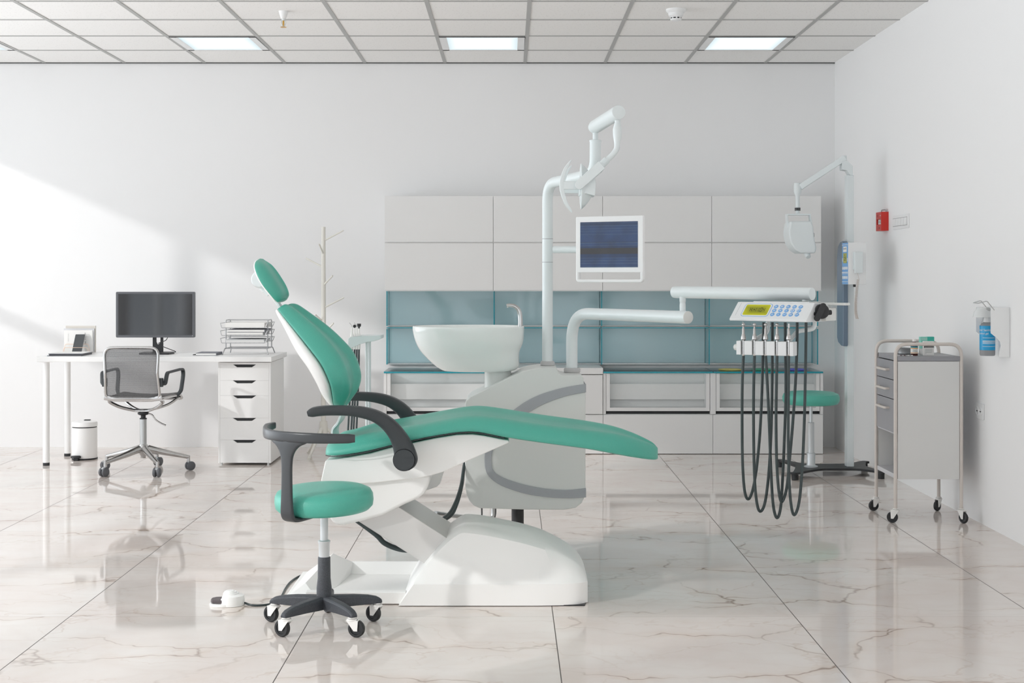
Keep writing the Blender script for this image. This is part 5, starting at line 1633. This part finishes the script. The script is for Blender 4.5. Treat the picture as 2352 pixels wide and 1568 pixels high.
# instrument arm, console and holder
t = thing('instrument_console', 'white tilted keypad console with green display on a pale jointed arm', 'instrument console', (ax(1313.5, 6.6), 6.6, az(850, 6.6)))
CON = t
E1 = Vector((.7355, 5.9, 1.1055))
ZQ = az(861.5, Yu) + .0008
collar(1295, 1333, ZQ, ZQ + .02, 6.6, t)
arm1 = roundpath([(ax(1313.5, 6.6), 6.6, ZQ + .001), (ax(1313.5, 6.6), 6.6, 1.1055), E1], [0, .13, 0], 12)
MB().tube(arm1, .0262, 28).build('lower_arm', POLE, t)
d1 = (E1 - Vector(arm1[-2])).normalized()
MB().lathe([(0, 0), (.0258, 0), (.0258, .0022), (.0248, .003), (0, .003)], E1, axis=d1, n=32).build('lower_arm_cap', UNIT, t)
jx, jy = ax(1568, 5.95), 5.95
MB().lathe([(0, 1.125), (.0125, 1.125), (.0125, 1.158), (.0118, 1.160), (.0118, 1.168), (.0132, 1.17), (.0132, 1.195), (0, 1.195)], (jx, jy, 0), n=28).build('joint_post', POLE, t)
A, B = Vector((ax(1553, 5.98), 5.98, 1.2085)), Vector((ax(1865, 5.52), 5.52, 1.2055))
dA = (B - A).normalized(); LA = (B - A).length
MB().lathe([(0, -.022), (.014, -.02), (.0235, -.012), (.0252, 0), (.0252, LA), (.0242, LA + .0015), (0, LA + .0015)], A, axis=dA, n=36).build('upper_arm', POLE, t)
# console frame: origin at its left upper front corner, x along the face, y to the back
O = Vector((.8934, 5.60, 0)); ua = Vector((.2537, -.22, 0)).normalized(); va = Vector((-ua.y, ua.x, 0))
def con(m, off=(0, 0, 0)):
    for i, v in enumerate(m.v): m.v[i] = O + ua * v.x + va * v.y + Vector((0, 0, v.z))
    return m
ZT, ZB, RUN, LEN = 1.1739, 1.1102, .0627, .336
sec = [(0, ZT), (-RUN, ZB), (-RUN + .002, ZB - .0075), (.0, ZB - .008), (.13, ZB - .006), (.13, ZT - .012), (.02, ZT + .0008)]
m = MB().loft([[(x, a, b) for a, b in sec] for x in (0, LEN)])
con(m).build('console_body', mat('console_white', (226, 229, 230), .35), t, bevel=.002)
fn = Vector((0, -(ZT - ZB), RUN)).normalized()      # face normal in the (x, y, z) of the console frame
def face(u, v, lift=.0006):
    """u, v in 0..1 over the sloping face"""
    return Vector((u * LEN, -RUN * v, ZT - (ZT - ZB) * v)) + fn * lift
HS = math.hypot(RUN, ZT - ZB)
def patch(us, vs_, r, lift, n=4):
    o = rr(us[0] * LEN, us[1] * LEN, vs_[0] * HS, vs_[1] * HS, r, n)
    return [face(p[0] / LEN, p[1] / HS, lift) for p in o]
def plate(us, vs_, r, l0, l1):
    return MB().loft([patch(us, vs_, r, l0), patch(us, vs_, r, l1)])
con(plate((.123, .485), (.09, .84), .012, -.0002, .0005)).build('display_outline', BLUE, t, smooth=0)
con(plate((.129, .479), (.11, .82), .011, -.0001, .0008)).build('display_border', MATS['console_white'], t, smooth=0)
def lcd_mat():
    m = bpy.data.materials.new('lit_lcd')
    m.use_nodes = True
    nt = m.node_tree; N, L = nt.nodes, nt.links.new
    b = N['Principled BSDF']
    tc = N.new('ShaderNodeTexCoord')
    vm = N.new('ShaderNodeVectorMath'); vm.operation = 'MULTIPLY_ADD'
    vm.inputs[1].default_value = (2, 2, 2); vm.inputs[2].default_value = (-1, -1, -1)
    ab = N.new('ShaderNodeVectorMath'); ab.operation = 'ABSOLUTE'
    sp = N.new('ShaderNodeSeparateXYZ')
    mx = N.new('ShaderNodeMath'); mx.operation = 'MAXIMUM'
    mr = N.new('ShaderNodeMapRange'); mr.inputs['From Min'].default_value = .35; mr.inputs['From Max'].default_value = .95
    mc = N.new('ShaderNodeMix'); mc.data_type = 'RGBA'
    mc.inputs[6].default_value = lin((112, 116, 10)) + (1,); mc.inputs[7].default_value = lin((172, 172, 4)) + (1,)
    L(tc.outputs['Generated'], vm.inputs[0]); L(vm.outputs[0], ab.inputs[0]); L(ab.outputs[0], sp.inputs[0])
    L(sp.outputs[0], mx.inputs[0]); L(sp.outputs[2], mx.inputs[1]); L(mx.outputs[0], mr.inputs['Value'])
    L(mr.outputs['Result'], mc.inputs[0]); L(mc.outputs[2], b.inputs['Emission Color'])
    b.inputs['Base Color'].default_value = lin((60, 62, 10)) + (1,)
    b.inputs['Emission Strength'].default_value = .9
    b.inputs['Roughness'].default_value = .4
    return m
dsp = con(plate((.145, .463), (.155, .765), .006, .0004, .0012)).build('display', lcd_mat(), t, smooth=0)
con(plate((.055, .0575), (.05, .80), .0003, -.0002, .0003)).build('seam_line', BAND, t, smooth=0)
# seven-segment reading  H:+11.04
sg = MB()
SEG = {'H': 'bcefg', '1': 'bc', '0': 'abcdef', '4': 'bcfg'}
def seg_char(ch, u0, w, v0, v1):
    vm_ = (v0 + v1) / 2
    ln = {'a': ((0, v0), (1, v0)), 'b': ((1, v0), (1, vm_)), 'c': ((1, vm_), (1, v1)), 'd': ((0, v1), (1, v1)), 'e': ((0, vm_), (0, v1)), 'f': ((0, v0), (0, vm_)), 'g': ((0, vm_), (1, vm_))}
    for s_ in SEG[ch]:
        (p, a), (q_, b) = ln[s_]
        th = .0055
        if a == b: pts = [(u0 + w * p + .003, a - .016), (u0 + w * q_ - .003, a - .016), (u0 + w * q_ - .003, a + .016), (u0 + w * p + .003, a + .016)]
        else: pts = [(u0 + w * p - th / 2, a + .012), (u0 + w * p + th / 2, a + .012), (u0 + w * p + th / 2, b - .012), (u0 + w * p - th / 2, b - .012)]
        sg.add([face(u_, v_, .0016) for u_, v_ in pts], [(0, 1, 2, 3)])
va0, va1 = .345, .565
x = .218
seg_char('H', x, .022, va0, va1)
for vv in (.41, .5):
    sg.add([face(x + .032 + a, vv + b, .0016) for a, b in ((0, 0), (.006, 0), (.006, .025), (0, .025))], [(0, 1, 2, 3)])
for pts in (((.046, .44), (.066, .44), (.066, .47), (.046, .47)), ((.053, .40), (.059, .40), (.059, .51), (.053, .51))):
    sg.add([face(x + a, b, .0017) for a, b in pts], [(0, 1, 2, 3)])
seg_char('1', x + .058, .022, va0, va1)
seg_char('1', x + .092, .022, va0, va1)
sg.add([face(x + .122 + a, .55 + b, .0016) for a, b in ((0, 0), (.006, 0), (.006, .025), (0, .025))], [(0, 1, 2, 3)])
seg_char('0', x + .134, .024, va0, va1)
seg_char('4', x + .170, .022, va0, va1)
con(sg).build('display_reading', INK, dsp, smooth=0)
# fifteen round keys
ICON = ['cup', 'spray', 'wave', 'wave', 'bolt', 'tap', 'tap', 'drop', 'ring', 'c', 'up', 'down', 'chair', 'pad', 'm']
for r in range(3):
    for k in range(5):
        u = .535 + .0785 * k; v = (.245, .475, .705)[r]
        ring = lambda rad, lift, n=20: [face(u + rad * math.cos(2 * PI * j / n) / LEN, v + rad * math.sin(2 * PI * j / n) / HS, lift) for j in range(n)]
        key = con(MB().loft([ring(.0088, -.0003), ring(.0088, .0009), ring(.0084, .0011)])).build('key', BLUE, t, smooth=30)
        ic = MB()
        kind = ICON[r * 5 + k]
        def dash(a0, b0, a1, b1, w=.0011):
            d_ = Vector((a1 - a0, b1 - b0)).normalized(); n_ = Vector((-d_.y, d_.x)) * w / 2
            ic.add([face(u + p / LEN, v + q_ / HS, .0014) for p, q_ in ((a0 + n_.x, b0 + n_.y), (a1 + n_.x, b1 + n_.y), (a1 - n_.x, b1 - n_.y), (a0 - n_.x, b0 - n_.y))], [(0, 1, 2, 3)])
        if kind in ('cup', 'tap', 'spray'):
            dash(-.005, -.0015, .005, -.0015, .0018); dash(0, -.001, 0, .004, .0018)
            if kind == 'spray': dash(0, -.005, 0, -.001); dash(-.004, .003, .004, .003)
        elif kind == 'wave':
            dash(-.004, -.002, .003, -.002); dash(-.004, -.002, -.004, .003); dash(-.004, .002, .005, .002, .0016)
        elif kind == 'bolt':
            dash(-.004, -.002, .003, -.003); dash(.005, -.004, .001, .001, .002); dash(-.001, 0, -.001, .004, .002)
        elif kind in ('drop', 'up', 'down'):
            dash(-.002, -.001, -.002, .003); dash(.002, -.001, .002, .003); dash(-.002, .003, .002, .003); dash(0, -.004, 0, -.001)
        elif kind in ('ring', 'c'):
            n0 = 10 if kind == 'ring' else 8
            for j in range(n0):
                a, b = .9 + 2 * PI * j / 10, .9 + 2 * PI * (j + 1) / 10
                dash(.0045 * math.cos(a), .0045 * math.sin(a), .0045 * math.cos(b), .0045 * math.sin(b), .0018)
        elif kind == 'chair':
            dash(-.005, .001, .002, .001, .002); dash(.002, .001, .005, -.004, .0014)
        elif kind == 'pad':
            dash(-.0045, -.002, .0045, -.002, .0016); dash(-.0045, .002, .0045, .002, .0016); dash(-.0045, -.002, -.0045, .002); dash(.0045, -.002, .0045, .002)
        else:
            dash(-.005, -.001, -.001, -.001, .0018); dash(-.005, .0015, -.001, .0015, .0018); dash(.003, -.003, .003, .002, .0018); dash(.0008, -.0005, .0055, -.0005, .0018)
        con(ic).build('key_symbol', PAPER, key, smooth=0)
# parts around the console
m = MB().box(LEN - .002, LEN + .02, .05, .13, ZB - .005, ZT - .02); con(m).build('side_pod', UNIT, t, bevel=.003)
m = MB().box(.02, LEN + .075, .10, .135, ZT - .010, ZT - .0005); con(m).build('rear_tray_bar', UNIT, t, bevel=.002)
m = MB().box(.06, LEN - .03, .015, .10, ZT - .004, ZT + .004); con(m).build('top_tray', STEEL, t, bevel=.002)
px_ = B - dA * .03
MB().lathe([(0, ZT - .02), (.013, ZT - .02), (.013, 1.19), (0, 1.19)], (px_.x, px_.y, 0), n=24).build('hanger_post', POLE, t)
# black brake lever at the right end
Yl = 5.37
lv = MB()
e0, e1 = at(1891, 702.5, Yl), at(1876.5, 731, Yl - .01)
dd = (e1 - e0).normalized(); nn = dd.cross(Vector((0, 1, 0))).normalized(); hw = 7.0 * Yl / FOC
o = []
for c_, sgn in ((e0, -1), (e1, 1)):
    for j in range(9):
        a = -PI / 2 + PI * j / 8
        o.append(c_ + nn * (hw * math.sin(a) * sgn) + dd * (hw * math.cos(a) * sgn))
lv.loft([[p + Vector((0, -.005, 0)) for p in o], [p + Vector((0, .005, 0)) for p in o]])
lvo = lv.build('brake_lever', BLACK, t, bevel=.002)
MB().lathe([(0, -.008), (.026, -.008), (.028, -.006), (.028, .008), (0, .008)], at(1887, 715, Yl + .018), axis=(0, 1, 0), n=32).build('lever_disc', BLACK, lvo)
MB().cyl(at(1866, 721, Yl + .012), at(1908.5, 717, Yl + .03), .0095, n=20).build('lever_shaft', BLACK, lvo)

# holder block below the console
HO = Vector((.871, 5.50, 0)); hu = Vector((.197, -.11, 0)).normalized(); hv = Vector((-hu.y, hu.x, 0)); HL = Vector((.197, -.11)).length
HZ0, HZ1 = .9735, 1.0270
def hold(m):
    for i, v in enumerate(m.v): m.v[i] = HO + hu * v.x + hv * v.y + Vector((0, 0, v.z))
    return m
k_ = HL / (1822 - 1691)
slots = [(1701.5, 1709), (1727.5, 1734.5), (1753.5, 1760), (1779.5, 1786.5), (1806, 1813)]
edges = [1691] + [e for s_ in slots for e in s_] + [1822]
for i in range(0, 12, 2):
    x0, x1 = (edges[i] - 1691) * k_, (edges[i + 1] - 1691) * k_
    hold(MB().box(x0, x1, 0, .045, HZ0, HZ1)).build('holder_block', MATS['console_white'], t, bevel=.002)
hold(MB().box(0.002, HL - .002, .036, .058, HZ0 + .002, HZ1 - .001)).build('holder_spine', HOSE, t)
hd_ = lambda x, y, z: HO + hu * x + hv * y + Vector((0, 0, z))
MB().tube([hd_(.0, .045, 1.0), hd_(-.018, .045, 1.0), hd_(-.024, .045, 1.0), hd_(-.027, .045, 1.0)], [.013, .0125, .010, .004], 18).build('holder_end', UNIT, t)
cz = lambda x, y, z: O + ua * x + va * y + Vector((0, 0, z))
MB().tube(roundpath([cz(.075, .10, ZB), cz(.075, .10, 1.055), hd_(.045, .10, 1.03), hd_(.03, .053, 1.01)], [0, .04, .03, 0], 8), .0085, 16).build('holder_yoke', POLE, t)
MB().tube(roundpath([cz(.275, .11, ZB), cz(.275, .11, 1.072), hd_(.205, .12, 1.064), hd_(.185, .053, 1.02)], [0, .04, .03, 0], 8), .0085, 16).build('holder_yoke', POLE, t)

# five handpieces, each hanging in its slot with its own hose
hl = ['chrome handpiece in the leftmost slot of the console holder', 'chrome handpiece in the second slot from left, with a fine wire at its head', 'chrome handpiece in the middle slot of the console holder', 'chrome ball-headed handpiece in the fourth slot from left', 'slim chrome handpiece with square tip in the rightmost slot']
hoses = [[(1706, 822), (1705, 880), (1704.5, 960), (1705.5, 1060), (1710, 1125), (1718, 1146), (1728, 1128), (1737, 1080), (1745, 1000), (1750, 900), (1752.5, 800), (1754, 740)],
         [(1731.5, 822), (1731, 900), (1731, 1000), (1733, 1095), (1738, 1152), (1745.5, 1174), (1756, 1158), (1764, 1105), (1770, 1020), (1773, 920), (1774, 820), (1774, 740)],
         [(1760, 822), (1763, 890), (1767, 980), (1771, 1085), (1776, 1160), (1784.5, 1189), (1793, 1165), (1798, 1090), (1802, 1000), (1805, 900), (1804, 800), (1803.5, 740)],
         [(1784.5, 822), (1783.5, 880), (1782.5, 960), (1784, 1060), (1789, 1128), (1796, 1152), (1807, 1120), (1814, 1050), (1821, 970), (1827, 880), (1830.5, 800), (1831, 740)],
         [(1812, 822), (1811, 900), (1810.5, 1010), (1813, 1110), (1818, 1165), (1825, 1182), (1835, 1155), (1842, 1085), (1847, 980), (1849.5, 880), (1851, 800), (1851.5, 740)]]
for i in range(5):
    sc = ((slots[i][0] + slots[i][1]) / 2 - 1691) * k_
    base = hd_(sc, .012, 0)
    Yh = base.y
    h = thing('dental_handpiece', hl[i], 'dental handpiece', (base.x, base.y, 1.0), 'handpieces in the console holder')
    s = Yh / FOC
    zl = lambda py: az(py, Yh)
    MB().lathe([(0, zl(814)), (3.0 * s, zl(814)), (3.3 * s, zl(805)), (3.3 * s, zl(781.3)), (6.2 * s, zl(779)), (5.6 * s, zl(774)), (3.9 * s, zl(767.5)), (3.2 * s, zl(766)), (3.1 * s, zl(754.5)), (2.2 * s, zl(753)), (1.7 * s, zl(749)), (0, zl(749))], (base.x, base.y, 0), n=28).build('grip', CHROME, h)
    MB().lathe([(0, zl(817)), (3.1 * s, zl(817)), (3.1 * s, zl(813.5)), (0, zl(813.5))], (base.x, base.y, 0), n=20).build('bottom_ring', BEIGE, h)
    if i < 4:
        MB().ball((base.x, base.y - .001, zl(745.5)), 4.1 * s, n=24, k=12).build('head', CHROME, h)
        if i == 0: MB().tube([(base.x, base.y, zl(741.5)), (base.x - 2 * s, base.y, zl(738.5))], 1.0 * s, 8).build('bur', STEEL, h)
        if i == 1: MB().tube(catmull([(base.x - 2 * s, base.y, zl(748)), (base.x - 6 * s, base.y, zl(744)), (base.x - 9.5 * s, base.y, zl(738))], 4), .35 * s, 6).build('wire', STEEL, h)
    else:
        MB().box(base.x - 1.9 * s, base.x + 1.9 * s, base.y - .004, base.y + .004, zl(753), zl(742.5)).build('head', CHROME, h, bevel=.001)
    MB().box(base.x - 3.5 * s, base.x - 3.0 * s, base.y - .004, base.y, zl(799), zl(797.5)).build('index_mark', BLACK, h)
    pts = []
    for j, (px, py) in enumerate(hoses[i]):
        f_ = max(0, min(1, (j - 1) / 9))
        yend = (O + ua * (.10 + .045 * i) + va * .03).y
        Yq = Yh * (1 - f_) + yend * f_
        pts.append(at(px, py, Yq))
    pts[0] = Vector((base.x, base.y, zl(816.5)))
    MB().tube(catmull(pts, 6), .0056, 12).build('hose', HOSE, h)

# ------------------------------------------------------------------ doctor's stool in front
sx, sy = -.675, 5.22
t = thing('doctor_stool', 'green round stool with curved black arm support and five casters', 'stool', (sx, sy, 0))
C = Vector((sx, sy, 0))
def pol(a, r, z): return Vector((sx + r * math.cos(a), sy + r * math.sin(a), z))
for k in range(5):
    a = math.radians(19 + 72 * k)
    u = Vector((math.cos(a), math.sin(a), 0)); s = Vector((-math.sin(a), math.cos(a), 0))
    secs = []
    for r, w, z0, z1 in ((.012, .020, .064, .112), (.05, .021, .066, .111), (.11, .019, .069, .108), (.165, .017, .070, .102), (.195, .0155, .070, .095), (.208, .014, .070, .088), (.215, .0115, .071, .082)):
        p = C + u * r
        secs.append([p + s * (w * q) + Vector((0, 0, z)) for q, z in ((-1, z0), (-1, z1 - .007), (-.6, z1), (.6, z1), (1, z1 - .007), (1, z0))])
    MB().loft(secs).build('leg', SPECK, t, bevel=.003, smooth=50)
    q = pol(a, .198, 0)
    caster(t, q.x, q.y, .071, .0305, (2.62, 2.2, 2.62, 2.62, -.26)[k], .020)
MB().lathe([(0, .066), (.026, .066), (.0275, .105), (.0275, .14), (.0235, .175), (.0225, .25), (.021, .253), (0, .253)], C, n=36).build('column', SPECK, t)
MB().lathe([(0, .25), (.0195, .25), (.0205, .30), (.0225, .306), (.0225, .311), (.020, .313), (0, .313)], C, n=32).build('sleeve', SATIN, t)
MB().lathe([(0, .31), (.0142, .31), (.0142, .425), (0, .425)], C, n=28).build('gas_rod', SATIN, t)
st = MB().lathe([(0, .422), (.14, .422), (.165, .426), (.1765, .438), (.1795, .458), (.178, .478), (.170, .493), (.15, .502), (.10, .507), (.05, .508), (0, .508)], C, n=72)
st.xf(Matrix.Translation(C + Vector((0, 0, .46))) @ Matrix.Rotation(math.radians(-1.2), 4, 'Y') @ Matrix.Rotation(math.radians(2.2), 4, 'X') @ Matrix.Translation(-C - Vector((0, 0, .46))))
st.build('seat', LEATHER, t, smooth=50)
# arm support: band bent round the stool, carried by a flat upright
UA = math.radians(239)
ua_, us_ = Vector((math.cos(UA), math.sin(UA), 0)), Vector((-math.sin(UA), math.cos(UA), 0))
up = [(.06, .414, .026, .006), (.13, .412, .027, .007), (.172, .412, .027, .008), (.196, .419, .027, .0085), (.207, .437, .027, .0085), (.2095, .47, .025, .008), (.2095, .52, .0225, .008), (.2095, .57, .0215, .008), (.2095, .61, .022, .008), (.2095, .64, .026, .008), (.2095, .662, .037, .008), (.2095, .678, .055, .008), (.2095, .688, .078, .008), (.2095, .70, .092, .007)]
tt = smooth_tab(up, 3)
secs = []
for i, (r, z, w, h) in enumerate(tt):
    p, q = tt[max(i - 1, 0)], tt[min(i + 1, len(tt) - 1)]
    d = Vector((q[0] - p[0], q[1] - p[1])).normalized()
    n = Vector((-d.y, d.x))
    ring = []
    for k in range(14):
        a = 2 * PI * (k + .5) / 14
        ca, sa = math.cos(a), math.sin(a)
        e = .4
        uu = w * math.copysign(abs(ca) ** e, ca); vv = h * math.copysign(abs(sa) ** e, sa)
        phi = UA + uu / .2095 if z > .6 else None
        if phi is None:
            ring.append(C + ua_ * (r + n.x * vv) + us_ * uu + Vector((0, 0, z + n.y * vv)))
        else:
            f = min(1, (z - .6) / .06)
            flat = C + ua_ * (r + n.x * vv) + us_ * uu
            bent = Vector((sx + (r + n.x * vv) * math.cos(phi), sy + (r + n.x * vv) * math.sin(phi), 0))
            ring.append(flat.lerp(bent, f) + Vector((0, 0, z + n.y * vv)))
    secs.append(ring)
SMOOTHB = mat('charcoal_smooth_plastic', (60, 63, 66), .32)
MB().loft(secs).build('arm_upright', SMOOTHB, t, smooth=50)
pts, hts, ths = [], [], []
for k in range(33):
    f = k / 32
    a = math.radians(157 + (301 - 157) * f)
    r = .2095 + (.055 * ((f - .57) / .43) ** 1.6 if f > .57 else .004 * (1 - f / .57))
    pts.append(pol(a, r, .7105 + (.012 * (1 - f / .3) if f < .3 else 0) - .002 * f))
    hh = .0185 if f < .75 else .0185 - .002 * (f - .75) / .25
    if f < .12: hh = .012 + .0065 * f / .12
    if f > .97: hh = .0135
    hts.append(hh); ths.append(.0085)
secs = []
for i, p in enumerate(pts):
    d = (pts[min(i + 1, 32)] - pts[max(i - 1, 0)]).normalized()
    n = Vector((d.y, -d.x, 0)).normalized()
    ring = []
    for k in range(14):
        a = 2 * PI * (k + .5) / 14
        ca, sa = math.cos(a), math.sin(a)
        ring.append(p + n * (ths[i] * math.copysign(abs(ca) ** .45, ca)) + Vector((0, 0, hts[i] * math.copysign(abs(sa) ** .45, sa))))
    secs.append(ring)
MB().loft(secs).build('arm_band', SMOOTHB, t, smooth=50)
